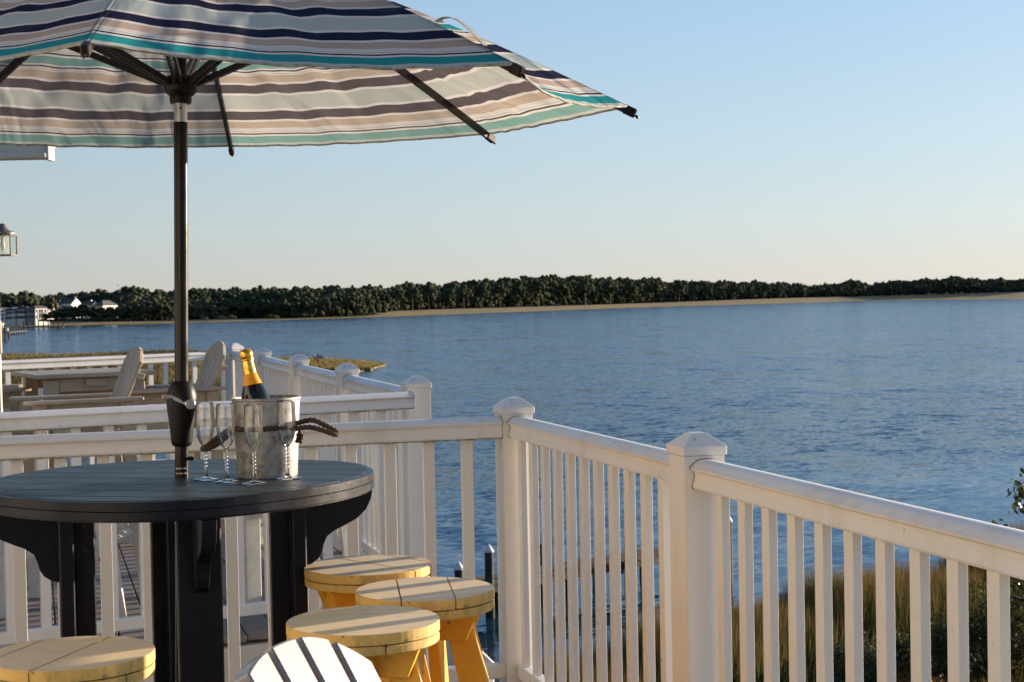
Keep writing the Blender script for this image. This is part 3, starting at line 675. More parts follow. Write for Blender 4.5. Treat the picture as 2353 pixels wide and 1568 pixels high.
# osprey platform in the islet
p = onz(731, 846, 0); op = thing('nest_platform', 'dark nest platform on a pole at the grassy islet', 'nest', p)
MB().lathe([(.09,0),(.07,1.6)], n=8).obj('pole', ironm, op)
MB().box((0,0,1.6),(1.5,.9,.10)).bar((-.6,0,1.6),(0,0,1.05),.08,.08).bar((.6,0,1.6),(0,0,1.05),.08,.08).obj('platform', ironm, op)
ns = MB()
for k in range(16): a = rng.uniform(0,6.28); ns.tube([(.5*math.cos(a),.3*math.sin(a),1.65),(.85*math.cos(a+.3),.5*math.sin(a+.3),1.75+rng.uniform(0,.45))], .03, 5)
ns.obj('sticks', ironm, op)

# ------------------------------------------------------------------ pier with pilings
PZ = 1.05
A, B = onz(900,1372,PZ), onz(1640,1246,PZ); pd = (B-A); pl = pd.length; pd.normalize(); pn = Vector((-pd.y,pd.x,0))
pr = thing('pier', 'low wooden pier crossing the water behind the balusters', 'pier', A)
plm = MB().box((0,0,0),(.14,1.5,.04)).mesh('plank', pierm); ang = math.atan2(pd.y,pd.x)
for k in range(int(pl/.155)):
    ob('plank', plm, pr, (pd.x*k*.155, pd.y*k*.155, rng.uniform(-.006,.006)), ang)
for sgn in (-1,1): MB().bar(pn*sgn*.68+Vector((0,0,-.16)), pd*pl+pn*sgn*.68+Vector((0,0,-.16)), .06, .22).obj('stringer', pierm, pr)
for k in range(int(pl/2.4)+1):
    for sgn in (-1,1): MB().lathe([(.12,-2.5),(.12,-.05)], n=10).obj('support', pilem, pr, loc=(pd.x*k*2.4+pn.x*sgn*.55, pd.y*k*2.4+pn.y*sgn*.55, 0))
    MB().bar(pd*k*2.4+pn*.8+Vector((0,0,-.32)), pd*k*2.4-pn*.8+Vector((0,0,-.32)), .1, .14).obj('cross_beam', pierm, pr)
for k, (px, ty, s_, lab) in enumerate([(1054,1290,-1,'green black piling with white cone cap nearest the stools'),(1123,1250,-1,'green black piling with white cone cap left of the corner post'),(1247,1232,1,'piling with cone cap seen between the balusters, right of the corner post'),(1374,1222,1,'slim dark piling seen between the middle balusters'),(1443,1222,-1,'piling with cone cap behind the pier left of the big post'),(1672,1181,-1,'tall mossy piling with cone cap right of the big post')]):
    # depth where the ray crosses the side line of the pier
    rr = ray(px, ty); best = None
    n2 = pn.xy; c0 = (A + pn*(.85*s_ if k < 5 else -4.0)).xy
    t_ = (c0.dot(n2))/(Vector((rr.x,rr.y)).dot(n2)); top = Vector((rr.x*t_, rr.y*t_, CAMZ+rr.z*t_))
    r0 = .145 if k != 3 else .09
    pg = thing('piling', lab, 'piling', (top.x, top.y, 0), 0, 'round pilings along the pier')
    MB().lathe([(r0*1.05,-2),(r0*1.05,.3),(r0,.5),(r0,top.z-.27)], n=16).obj('shaft', pilem, pg, smooth=True)
    MB().lathe([(r0*1.12,top.z-.27),(r0*1.12,top.z-.22),(.01,top.z)], n=16).obj('cone_cap', capm, pg, smooth=True, ang=30)
# small service hut roof below the deck gap
p = onz(1032,1530,6.4); hb = thing('storage_hut', 'pale hut with white hatch and dark band below the deck', 'hut', (p.x,p.y,0), -THETA)
MB().box((0,.6,2.9),(.85,1.2,5.8)).obj('wall', greyw, hb); MB().box((0,.6,5.93),(.95,1.3,.22)).obj('band', stonem, hb)
MB().box((0,.6,6.09),(.97,1.3,.10)).obj('roof', siding, hb); MB().box((-.03,.5,6.18),(.6,.7,.06)).obj('hatch', whitepaint, hb, bevel=.01)
MB().extr([(-.5,0),(.5,0),(-.5,1.0)], -.05, .05, Matrix.Rotation(R(90),3,'X'), (0,1.35,6.1)).obj('gable', greyw, hb)

# ------------------------------------------------------------------ decks and walls of the house
def rect_deck(name, x0, x1, y0f, y1f, label, rot_y=True):
    d_ = MB(); d_.add([(x0,y0f(x0),DECK-.05),(x1,y0f(x1),DECK-.05),(x1,y1f(x1),DECK-.05),(x0,y1f(x0),DECK-.05),
                       (x0,y0f(x0),DECK-.34),(x1,y0f(x1),DECK-.34),(x1,y1f(x1),DECK-.34),(x0,y1f(x0),DECK-.34)],
                      [(0,1,2,3),(7,6,5,4),(0,4,5,1),(1,5,6,2),(2,6,7,3),(3,7,4,0)])
    o = tag(d_.obj(name, siding), label, 'deck', kind='structure'); 
    x = x0+.07
    while x < x1-.03:
        a, b = y0f(x)+.01, y1f(x)-.01
        pmz = MB().box((0,0,0),(.135,b-a,.032)).mesh('plank', deckm, bevel=.003)
        ob('plank', pmz, o, (x, (a+b)/2, DECK-.0165)); x += .142
    return o
def r2y(x): return 7.515 + (x+.147)*(8.0-7.515)/(1.83+.147)
def r3y(x): return 14.64 + (x+.25)*(15.6-14.64)/(1.8+.25)
rect_deck('near_deck', -2.4, 1.85, lambda x: -2.0, lambda x: 6.2, 'brown board deck of the near balcony')
rect_deck('far_deck', -3.2, 1.92, lambda x: r2y(x)-.07, lambda x: r3y(x)+.1, 'brown board deck of the next balcony striped by railing shadows')
hw = thing('house_wall', 'cream lap siding wall beside the near deck', 'wall', (-2.45,1.8,DECK-.3))
MB().box((-.1,0,1.6),(.2,8.0,3.5)).obj('backing', siding, hw)
sdm = MB().add([(0,-4,0),(0,4,0),(.02,4,0),(.02,-4,0),(0,-4,.12),(0,4,.12),(.006,4,.12),(.006,-4,.12)],[(0,1,2,3),(7,6,5,4),(0,4,5,1),(1,5,6,2),(2,6,7,3),(3,7,4,0)]).mesh('siding_board', siding)
for k in range(27): ob('siding_board', sdm, hw, (0.002,0,.13+k*.121))

# ------------------------------------------------------------------ railings
RAILP = []
for a, b in [(-.036,0),(-.039,.006),(-.034,.020),(-.031,.034),(-.034,.046),(-.043,.052),(-.045,.058),(-.038,.063),(-.030,.071),(-.018,.078),(0,.080)]: RAILP.append((a,b))
RAILP = RAILP + [(-a,b) for a,b in RAILP[-2::-1]]
def extrude_profile(prof, a, b):
    a, b = Vector(a), Vector(b); d = (b-a).normalized(); sx = d.cross(Vector((0,0,1))).normalized(); n = len(prof)
    vs = [a+sx*p[0]+Vector((0,0,p[1])) for p in prof] + [b+sx*p[0]+Vector((0,0,p[1])) for p in prof]
    mb = MB(); mb.add(vs, [tuple(range(n)), tuple(range(2*n-1,n-1,-1))] + [(i,n+i,n+(i+1)%n,(i+1)%n) for i in range(n)]); return mb
PW = .121
post_me = MB().box((0,0,.55),(PW,PW,1.10)).mesh('post', vinyl, bevel=.004, segs=2)
cw = PW/2+.0045
capb = MB(); z0, z1, z2, z3 = 1.098, 1.122, 1.1245, 1.156; ti = .024
def ringv(h, z): return [(-h,-h,z),(h,-h,z),(h,h,z),(-h,h,z)]
vs = ringv(cw,z0)+ringv(cw,z1)+ringv(cw-.003,z2)+ringv(ti,z3)+ringv(ti-.004,z3+.0015)
fs = [(3,2,1,0),(16,17,18,19)]
for i in range(4):
    for k in range(4): fs.append((i*4+k,i*4+(k+1)%4,(i+1)*4+(k+1)%4,(i+1)*4+k))
cap_me = capb.add(vs, fs).mesh('post_cap', vinyl, bevel=.0012)
bal_me = MB().box((0,0,.545),(.043,.0235,.932)).mesh('baluster', vinyl, bevel=.0007)
def post(parent, x, y, rz=0):
    p = ob('post', post_me, parent, (x,y,0), rz); ob('post_cap', cap_me, p); return p
def rail_run(parent, a, b, first=None, step=.1495, rail=True, dirt=False):
    """a, b: rail ends (xy) between post faces"""
    a, b = Vector((*a,0)), Vector((*b,0)); d = (b-a); L_ = d.length; d.normalize(); up = Vector((0,0,1.008)); az = math.atan2(d.y,d.x)
    me = extrude_profile(RAILP, a+up, b+up).mesh('top_rail', vinyl, smooth=True, ang=28); ob('top_rail', me, parent)
    for e0, e1 in ((a, a+d*.0016), (b-d*.0016, b)):
        P2 = [(p_[0]*1.05, .040+(p_[1]-.040)*1.05) for p_ in RAILP]
        extrude_profile(P2, e0+up, e1+up).obj('joint_seam', seamm, parent)
    mb = MB().bar(a+Vector((0,0,.105)), b+Vector((0,0,.105)), .045, .055); mb.obj('bottom_rail', vinyl, parent, bevel=.004)
    if dirt:
        g = MB(); n = int(L_/.05)
        for i in range(n):
            p0 = a+d*L_*i/n; p1 = a+d*L_*(i+1)/n
            g.bar(p0+Vector((0,0,1.0055)), p1+Vector((0,0,1.0055)), .072+.002*math.sin(i*1.7), .003+.0035*abs(math.sin(i*.9)*math.sin(i*.31)))
        g.obj('algae_film', algae, parent)
    n = int((L_-.04)/step); f0 = first if first is not None else (L_-n*step)/2
    k = 0
    while f0+k*step < L_-.02:
        p = a+d*(f0+k*step); ob('baluster', bal_me, parent, (p.x,p.y,0), az); k += 1
X1 = 1.777; h_ = PW/2
rr1 = thing('railing', 'white vinyl railing along the water side of the near deck with big posts', 'railing', (0,0,DECK), 0, 'white deck railings')
ys = [6.155,4.315,2.46,.6,-1.25]
for y in ys: post(rr1, X1, y)
rail_run(rr1, (X1,ys[0]-h_), (X1,ys[1]+h_), first=.045, step=.148)
rail_run(rr1, (X1,ys[1]-h_), (X1,ys[2]+h_), first=.118, step=.148)
rail_run(rr1, (X1,ys[2]-h_), (X1,ys[3]+h_)); rail_run(rr1, (X1,ys[3]-h_), (X1,ys[4]+h_))
rr2 = thing('railing', 'white railing across the end of the near deck behind the navy table', 'railing', (0,0,DECK), 0, 'white deck railings')
rail_run(rr2, (X1-h_,6.135), (-2.35,6.155), first=.135, step=.150, dirt=True)
rr3 = thing('railing', 'second white railing behind the bucket, at the start of the next deck', 'railing', (0,0,DECK), 0, 'white deck railings')
rail_run(rr3, (1.84-h_, r2y(1.78)), (-3.0, r2y(-3.0)), first=.16, step=.150, dirt=True)
rr4 = thing('railing', 'white railing with four capped posts running away along the water side', 'railing', (0,0,DECK), 0, 'white deck railings')
ys4 = [8.125,10.03,11.93,13.9]
for y in ys4: post(rr4, 1.84, y)
for a_, b_ in zip(ys4[:-1], ys4[1:]): rail_run(rr4, (1.84,a_+h_), (1.84,b_-h_), step=.148)
rail_run(rr4, (1.84,ys4[-1]+h_), (1.80,15.6-h_), step=.148)
rr5 = thing('railing', 'farthest white railing behind the grey bar chairs with its corner post', 'railing', (0,0,DECK), 0, 'white deck railings')
post(rr5, 1.80, 15.6, math.atan2(.96,2.05))
rail_run(rr5, (1.75, r3y(1.75)), (-3.0, r3y(-3.0)), step=.150)

# ------------------------------------------------------------------ navy bar table
PX, PY = .396, 4.793
tab = thing('bar_table', 'round navy slatted bar table with a parasol through its centre', 'table', (PX,PY,DECK))
polar = [(-180,.560),(-156,.548),(-141,.540),(-124,.549),(-111,.558),(-92,.548),(-75,.515),(-59,.500),(-42,.503),(-24,.520),(-12,.542),(4,.557),(19,.575),(27,.585),(34,.575),(50,.545),(62,.545),(75,.560),(92,.592),(101,.590),(110,.594),(125,.592),(140,.577),(150,.570),(165,.562),(180,.560)]
def rad(a): return float(np.interp(a, [p[0] for p in polar], [p[1] for p in polar]))
def rs(a): return sum(rad(((a+o+180)%360)-180) for o in (-6,-3,0,3,6))/5
outline = [(rs(a)*math.cos(R(a)), rs(a)*math.sin(R(a))) for a in np.arange(-180,180,4)]
inner = [(x*.965,y*.965) for x,y in outline]
def clip(poly, nx, ny, c):     # keep nx*x+ny*y >= c
    out = []
    for i in range(len(poly)):
        p, q_ = poly[i], poly[(i+1)%len(poly)]; a = nx*p[0]+ny*p[1]-c; b = nx*q_[0]+ny*q_[1]-c
        if a >= 0: out.append(p)
        if (a >= 0) != (b >= 0): t_ = a/(a-b); out.append((p[0]+(q_[0]-p[0])*t_, p[1]+(q_[1]-p[1])*t_))
    return out
pa = R(-30); nx, ny = -math.sin(pa), math.cos(pa)
edges = [-.62,-.44,-.31,-.172,-.032,.108,.248,.385,.62]
hole = .030
for e0, e1 in zip(edges[:-1], edges[1:]):
    pl_ = clip(clip(inner, nx, ny, e0+.0022), -nx, -ny, -(e1-.0022))
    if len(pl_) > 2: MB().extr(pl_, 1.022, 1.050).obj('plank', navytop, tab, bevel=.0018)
def ringmesh(o, i, z0, z1):
    n = len(o); mb = MB(); vs = [(x,y,z0) for x,y in o]+[(x,y,z1) for x,y in o]+[(x,y,z0) for x,y in i]+[(x,y,z1) for x,y in i]; f = []
    for k in range(n):
        j = (k+1)%n; f += [(k,j,n+j,n+k),(2*n+j,2*n+k,3*n+k,3*n+j),(n+k,n+j,3*n+j,3*n+k),(j,k,2*n+k,2*n+j)]
    return mb.add(vs, f)
o1 = outline; i1 = [(x*.967,y*.967) for x,y in outline]; i0 = [(x*.90,y*.90) for x,y in outline]
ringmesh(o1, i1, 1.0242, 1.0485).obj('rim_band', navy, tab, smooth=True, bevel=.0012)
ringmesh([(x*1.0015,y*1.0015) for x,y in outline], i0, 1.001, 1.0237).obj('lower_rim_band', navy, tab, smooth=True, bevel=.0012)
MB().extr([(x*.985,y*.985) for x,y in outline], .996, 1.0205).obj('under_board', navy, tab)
# legs and curved brackets; camera-side axes
ca = math.atan2(CF.y, CF.x)       # depth direction
def legang(lat, dep): 
    v = Vector((CR.x,CR.y))*lat + Vector((CF.x,CF.y))*dep; return math.atan2(v.y, v.x)
corb = []
for t_ in np.linspace(0,1,13):
    corb.append((.20*math.cos(t_*math.pi/2*.98)**.9 if t_ < 1 else 0, 0))
corb = [(0,0),(.205,0),(.200,-.028),(.185,-.060),(.155,-.088),(.120,-.105),(.090,-.118),(.066,-.135),(.056,-.158),(.052,-.178),(.040,-.198),(.020,-.212),(0,-.218)]
for lat, dep in [(-.31,-.095),(.31,.095),(.10,-.30),(-.10,.30)]:
    a = legang(lat, dep); r_ = math.hypot(lat, dep); M3 = Matrix.Rotation(a,3,'Z')
    lg = MB().box((M3@Vector((r_,0,0)))+Vector((0,0,.495)), (.040,.118,.99), M3).obj('leg', navy, tab, bevel=.004)
    MB().box((M3@Vector((r_-.05,0,0)))+Vector((0,0,.52)), (.055,.036,.90), M3).obj('leg_stiffener', navy, lg, bevel=.003)
    for zz in (.93,.86):
        q_ = M3@Vector((r_-.052,.0195,0)); MB().lathe([(.005,0),(.005,.003)], n=8).obj('bolt', ironm, lg, loc=(q_.x,q_.y,zz), rz=(R(90),0,a))
    MM = M3 @ Matrix.Rotation(R(90),3,'X')
    MB().extr(corb, -.019, .019, MM, M3@Vector((r_+.021,0,0))+Vector((0,0,.994))).obj('bracket', navy, tab, bevel=.002)
MB().box((0,0,.12),(.70,.09,.05), Matrix.Rotation(legang(.31,.095),3,'Z')).box((0,0,.12),(.09,.70,.0495), Matrix.Rotation(legang(.31,.095),3,'Z')).obj('base_cross', navy, tab)
q_ = Matrix.Rotation(legang(-.10,.30),3,'Z')@Vector((.288,.0,0))
# ------------------------------------------------------------------ parasol
um = thing('parasol', 'striped teal navy and tan parasol on a bronze pole through the table', 'parasol', (PX,PY,DECK))
LEAN = Matrix.Rotation(R(1.25), 4, Vector((CF.x,CF.y,0)).normalized())
um.matrix_world = Matrix.Translation((PX,PY,DECK+1.05)) @ LEAN @ Matrix.Translation((0,0,-1.05))
LEANI = um.matrix_world.inverted() @ Matrix.Translation((PX,PY,DECK))
zc = CAMZ-DECK      # camera height above the deck
HUBZ = zc+.570
MB().lathe([(.0195,.0),(.0195,HUBZ-.06)], n=24).obj('lower_pole', bronze, um, smooth=True)
MB().lathe([(.0175,HUBZ-.06),(.0175,zc+1.02)], n=24).obj('upper_pole', bronze, um, smooth=True)
MB().lathe([(.0185,HUBZ-.062),(.0185,HUBZ-.005)], n=24).obj('sleeve', silver, um, smooth=True)
MB().lathe([(.0215,.0),(.0215,.01)], n=12).obj('sleeve_bolt', ironm, um, loc=(0,0,0)) if False else None
q_ = -Vector((CF.x,CF.y,0)).normalized()
MB().lathe([(.004,0),(.003,.003)], n=8).obj('sleeve_bolt', ironm, um, loc=(q_.x*.018+.003,q_.y*.018,HUBZ-.022), rz=(R(90),0,math.atan2(q_.y,q_.x)+R(90)))
hub = MB().lathe([(.029,-.008),(.031,0),(.031,.014),(.036,.016),(.046,.028),(.0495,.044),(.047,.058),(.040,.068),(.026,.074)], n=28).obj('hub', bronzed, um, loc=(0,0,HUBZ), smooth=True)
APEX = Vector((0,0,zc+1.06))
TIPS = [(-102.3,1.290,.540),(-57,1.282,.541),(-12,1.300,.543),(33,1.350,.563),(76,1.262,.560),(123,1.295,.558),(168,1.295,.548),(213,1.295,.541)]
def tipv(k, f=1.0):
    a, r_, h = TIPS[k%8]; return LEANI @ Vector((r_*math.cos(R(a)), r_*math.sin(R(a)), zc+h))
def ribp(k, t_):                     # t_ 0 at rim, 1 at apex
    T = tipv(k); p = T.lerp(APEX, t_); p.z += .030*math.sin(math.pi*t_); return p
sags = [.055,.045,.06,.045,.04,.045,.05,.05]; droop = [.020,.030,.018,.016,.014,.018,.02,.02]
for k in range(8):
    n1, n2 = 30, 30; vs = []; fs = []; uvs = []
    T0, T1 = tipv(k), tipv(k+1); mid = (T0+T1)/2; inw = (Vector((0,0,mid.z))-mid).normalized()
    slant = ((T0+T1)/2-APEX).length
    for j in range(n2+1):
        t_ = (j/n2)**1.0
        a_, b_ = ribp(k, t_), ribp(k+1, t_)
        for i in range(n1+1):
            s_ = i/n1; p = a_.lerp(b_, s_); bow = 4*s_*(1-s_)
            p = p + inw*bow*sags[k]*(1-t_)**3
            p.z -= bow*droop[k]*math.sin(math.pi*min(1,(1-t_)*.55+.0))*(1 if t_ < .999 else 0)*(1-t_)**.5
            # folds that fan from the ribs
            e_ = min(s_,1-s_)
            p.z += (.0030*math.sin(s_*26+k*2.1+t_*6)+.0022*math.sin(s_*43+k*1.3-t_*9))*math.exp(-((t_-.30)/.28)**2)*bow
            p.z += .0015*math.sin(t_*50+s_*22+k)*math.exp(-(e_/.10)**2)*(1-t_)*(e_*12 if e_ < .083 else 1)
            if t_ == 0: p.z += .0015*math.sin(s_*52+k*1.3)*bow
            vs.append(p); uvs.append((s_*(T1-T0).length*(1-t_)+k*3.7, t_*slant))
    for j in range(n2):
        for i in range(n1):
            a = j*(n1+1)+i; fs.append((a,a+1,a+n1+2,a+n1+1))
    me = bpy.data.meshes.new('canopy_panel'); me.from_pydata([tuple(v) for v in vs], [], fs)
    ul = me.uv_layers.new(name='UVMap')
    for lp in me.loops:
        u_ = uvs[lp.vertex_index]; ul.data[lp.index].uv = u_
    me.materials.append(canvasm); me.polygons.foreach_set('use_smooth', [True]*len(me.polygons)); me.update()
    ob('canopy_panel', me, um)
    # stitched hem roll along the rim
    hemp = [vs[i] + Vector((0,0,-.002)) for i in range(0, n1+1)]
    hm = MB().tube(hemp, .0035, 6)
    hm.obj('hem', mat('hem_cloth', (.40,.42,.38), .9, noise=(40,(.24,.24,.18),.45,.6)), um, smooth=True, ang=60)
for k in range(8):
    T = tipv(k); rp = [ribp(k, t_) + Vector((0,0,-.014)) for t_ in np.linspace(-.012,.97,14)]
    mb = MB()
    for a_, b_ in zip(rp[:-1], rp[1:]): mb.bar(a_, b_+(b_-a_)*.02, .013, .022)
    rb = mb.obj('rib', ribm, um)
    e = rp[0]; dr = (rp[0]-rp[1]).normalized()
    MB().bar(e-dr*.030, e+dr*.008, .018, .026).bar(e+dr*.006+Vector((0,0,-.004)), e+dr*.018+Vector((0,0,-.009)), .008, .008).obj('end_cap', bronzed, rb, bevel=.003)
    # strut from hub to the rib
    hp = Vector((math.cos(R(TIPS[k][0])),math.sin(R(TIPS[k][0])),0))*.036 + Vector((0,0,HUBZ+.045))
    jp = ribp(k, .56) + Vector((0,0,-.026)); sd = (jp-hp).normalized(); sx = sd.cross(Vector((0,0,1))).normalized()
    MB().bar(hp+sx*.0085, jp+sx*.0085, .008, .017).bar(hp-sx*.0085, jp-sx*.0085, .008, .017).bar(hp-sx*.009, hp+sx*.009, .014,.014).obj('strut', ribm, um)
MB().lathe([(.06,-.01),(.05,.02),(.02,.05),(.015,.10),(.001,.11)], n=20).obj('finial', bronzed, um, loc=APEX, smooth=True)
# loose tie strap on the near right rib
st0 = ribp(1,.20)+Vector((0,0,.006)); st1 = ribp(1,.075)+Vector((0,0,.006)); mb = MB(); sp_ = []
for t_ in np.linspace(0,1,12): p = st0.lerp(st1,t_); p.z += .028*math.sin(math.pi*t_**.8); sp_.append(p)
for a_, b_ in zip(sp_[:-1], sp_[1:]): mb.bar(a_, b_, .016, .002)
mb.obj('tie_strap', MATS['hem_cloth'], um)
# crank housing
ch = MB().lathe([(.0215,-.105),(.027,-.102),(.030,-.090),(.035,-.045),(.041,0),(.0435,.025),(.043,.040),(.038,.058),(.030,.074),(.026,.079),(.0225,.081)], n=32).obj('crank_housing', bronzed, um, loc=(0,0,1.245), smooth=True, ang=50)
toC = -Vector((CF.x,CF.y,0)).normalized(); rt_ = Vector((CR.x,CR.y,0)).normalized()
hb_ = rt_*.030+toC*.030+Vector((0,0,1.262))
ax = (toC*.94+rt_*.34).normalized(); my = ax.cross(Vector((0,0,1))).normalized()
def disc(mb, c, r_, th, n=24):
    c = Vector(c); u1 = ax.cross(Vector((0,0,1))).normalized(); u2 = ax.cross(u1)
    vs = [c+(u1*math.cos(2*math.pi*k/n)+u2*math.sin(2*math.pi*k/n))*r_ for k in range(n)]; vs += [v+ax*th for v in vs]
    return mb.add(vs, [tuple(range(n-1,-1,-1)), tuple(range(n,2*n))]+[(k,(k+1)%n,n+(k+1)%n,n+k) for k in range(n)])
hd = MB(); disc(hd, hb_, .0145, .010)
he = hb_ - rt_*.052 + toC*.012 + Vector((0,0,.020))
hd.bar(hb_+ax*.005-rt_*.008, he+ax*.005, .007, .011)
hand = hd.obj('crank_handle', silver, um, bevel=.0015)
MB().lathe([(.001,-.007),(.005,-.005),(.007,0),(.005,.005),(.001,.007)], n=14).obj('rivet', silver, hand, loc=he+ax*.008, smooth=True)
MB().tube([he+ax*.004, he+ax*.012-rt_*.012+Vector((0,0,.001)), he+ax*.020-rt_*.026+Vector((0,0,.002))], [.0055,.0068,.0060], 12).obj('crank_knob', mat('pale_grip', (.42,.36,.27), .5), hand, smooth=True)
# round emblem with a D shaped stroke on the crank boss
em = MB(); u1 = -ax.cross(Vector((0,0,1))).normalized(); u2 = Vector((0,0,1)); cc = hb_+ax*.0108
ringp = [cc+(u1*math.cos(t_)+u2*math.sin(t_))*.0098 for t_ in np.linspace(0,2*math.pi,26)]
em.tube(ringp, .0007, 5)
dp = [cc+u1*(-.0030)+u2*(-.0048), cc+u1*(-.0030)+u2*.0048]+[cc+u1*(-.001+.0048*math.sin(t_))+u2*(.0048*math.cos(t_)) for t_ in np.linspace(0.1,math.pi-.1,10)]+[cc+u1*(-.0030)+u2*(-.0048)]
em.tube(dp, .0008, 5); em.obj('emblem', ironm, hand)
MB().lathe([(.0062,0),(.0062,.012),(.004,.016)], n=12).obj('clamp_screw', bronzed, um, loc=rt_*.019+Vector((0,0,1.105)), rz=(0,R(90),-THETA), smooth=True)
for zz, k0 in ((1.078,0),(1.064,1)):
    sc_ = MB(); base = math.atan2(toC.y,toC.x)
    for i in range(-5,6):
        a = base+i*.17+k0*.1; 
        sc_.box((.0198*math.cos(a),.0198*math.sin(a),zz+.0012*math.sin(i*2.1)), (.0006,.0036,.0030+.0018*math.cos(i*1.9)), Matrix.Rotation(a,3,'Z'))
    sc_.obj('scrape_mark', scratch, um)
MB().lathe([(.25,0),(.25,.035),(.20,.06),(.04,.075),(.032,.20),(.026,.21)], n=40).obj('base_plate', bronzed, um, smooth=True)

# ------------------------------------------------------------------ bucket, bottle, rope, flutes
TZ = DECK+1.0505
bx, by_ = PX+.213+.0835*CF.x-0.0, PY-.141+.0835*CF.y
bk = thing('ice_bucket', 'galvanized metal ice bucket with brown rope handles', 'bucket', (bx,by_,TZ))
MB().lathe([(.0845,0),(.0855,.004),(.0905,.11),(.0962,.216),(.0985,.2175),(.0990,.2215),(.0965,.2250),(.0930,.2215),(.0880,.11),(.0825,.010),(0.0005,.010)], n=56, caps=False).obj('pail', galv, bk, smooth=True, ang=50)
MB().lathe([(.0001,0.001),(.0845,.001)], n=56, caps=False).obj('pail_base', galv, bk)
rp = []
for a in np.linspace(-1.45, math.pi+1.45, 70):
    pass
rim_r = .0952; rz_ = .140
def camdir(lat, dep, z=0): return Vector((CR.x,CR.y,0)).normalized()*lat + Vector((CF.x,CF.y,0)).normalized()*dep + Vector((0,0,z))
band = [camdir(rim_r*math.sin(t_), -rim_r*math.cos(t_), rz_ + .0015*math.sin(t_*3)) for t_ in np.linspace(-1.25,1.25,190)]
MB().tube(band, .0070, 14, twist=480, lobes=3).obj('rope_band', ropem, bk, smooth=True, ang=80)
def bez(P, n=60):
    P = [Vector(p) for p in P]; out = []
    for i in range(len(P)-1):
        p0 = P[max(i-1,0)]; p1 = P[i]; p2 = P[i+1]; p3 = P[min(i+2,len(P)-1)]
        for t_ in np.linspace(0,1,n,endpoint=False):
            out.append(.5*((2*p1)+(p2-p0)*t_+(2*p0-5*p1+4*p2-p3)*t_*t_+(3*p1-p0-3*p2+p3)*t_**3))
    out.append(P[-1]); return out
rh = bez([camdir(.088,-.035,.150),camdir(.10,-.04,.153),camdir(.135,-.04,.159),(camdir(.165,-.04,.147)),camdir(.200,-.045,.128),camdir(.208,-.055,.119),camdir(.198,-.065,.120),camdir(.165,-.062,.132),camdir(.13,-.055,.140),camdir(.100,-.05,.138),camdir(.088,-.045,.135)], 44)
MB().tube(rh, .0070, 14, twist=480, lobes=3).obj('rope_handle', ropem, bk, smooth=True, ang=80)
lh = bez([camdir(-.090,-.03,.142),camdir(-.104,-.045,.134),camdir(-.125,-.075,.118),camdir(-.150,-.11,.098),camdir(-.160,-.125,.091),camdir(-.150,-.125,.090),camdir(-.125,-.10,.100),camdir(-.104,-.06,.118),camdir(-.092,-.035,.135)], 44)
MB().tube(lh, .0070, 14, twist=480, lobes=3).obj('rope_handle', ropem, bk, smooth=True, ang=80)
kn = MB()
for a0, b0, c0 in [((.096,-.035,.14),(.100,-.04,.118),(.090,-.05,.098)),((.097,-.035,.128),(.106,-.04,.112),(.102,-.05,.104)),((.095,-.035,.12),(.098,-.05,.10),(.108,-.052,.102))]:
    kn.tube(bez([camdir(*a0),camdir(*b0),camdir(*c0)],24), [.0055+.0012*math.sin(i*.4) for i in range(49)], 10, twist=480, lobes=3)
kn.obj('knot', ropem, bk, smooth=True, ang=80)
prof = [(0.001,0),(.036,.001),(.0415,.006),(.0425,.02),(.0425,.150),(.041,.172),(.0355,.195),(.0270,.218),(.0205,.236)]
bo = thing('champagne_bottle', 'dark champagne bottle with gold foil and orange collar in the bucket', 'bottle', (0,0,0))
up_ = (camdir(-.185,.03,1.0)).normalized()
bm3 = Vector((0,0,1)).rotation_difference(up_)
topb = atd(563, 803, 4.70)
bo.rotation_mode = 'QUATERNION'; bo.rotation_quaternion = bm3; bo.location = topb - up_*.318
MB().lathe(prof, n=40).obj('bottle_glass', bottleg, bo, smooth=True)
MB().lathe([(.0285,.2155),(.0262,.222),(.0215,.236),(.0190,.247),(.0185,.248)], n=40).obj('collar_label', orange, bo, smooth=True, loc=(0,0,0))
MB().lathe([(.0187,.2475),(.0175,.262),(.0162,.280),(.0160,.284),(.0182,.286),(.0184,.290),(.0168,.292),(.0185,.296),(.0195,.304),(.0185,.311),(.015,.3165),(.008,.3185),(.0005,.319)], n=40).obj('foil', gold, bo, smooth=True)
em = MB(); 
q3 = bm3.inverted() @ toC; az_ = math.atan2(q3.y,q3.x)
for i in range(3): em.tube([(.0236*math.cos(az_+t_),.0236*math.sin(az_+t_),.2300+(i-1)*.0018) for t_ in np.linspace(-.18+.04*i,.18-.03*i,6)], .0004, 4)
em.obj('emblem', bronzed, bo)
def rev(rings, n, m, name):
    vs = []; fs = []
    for ring in rings:
        for k,(r_,z) in enumerate(ring): a = 2*math.pi*k/n; vs.append((r_*math.cos(a), r_*math.sin(a), z))
    for i in range(len(rings)-1):
        for k in range(n): fs.append((i*n+k, i*n+(k+1)%n, (i+1)*n+(k+1)%n, (i+1)*n+k))
    fs.append(tuple(range(n-1,-1,-1))); fs.append(tuple((len(rings)-1)*n+k for k in range(n)))
    return MB().add(vs, fs).mesh(name, m, smooth=True, ang=70)
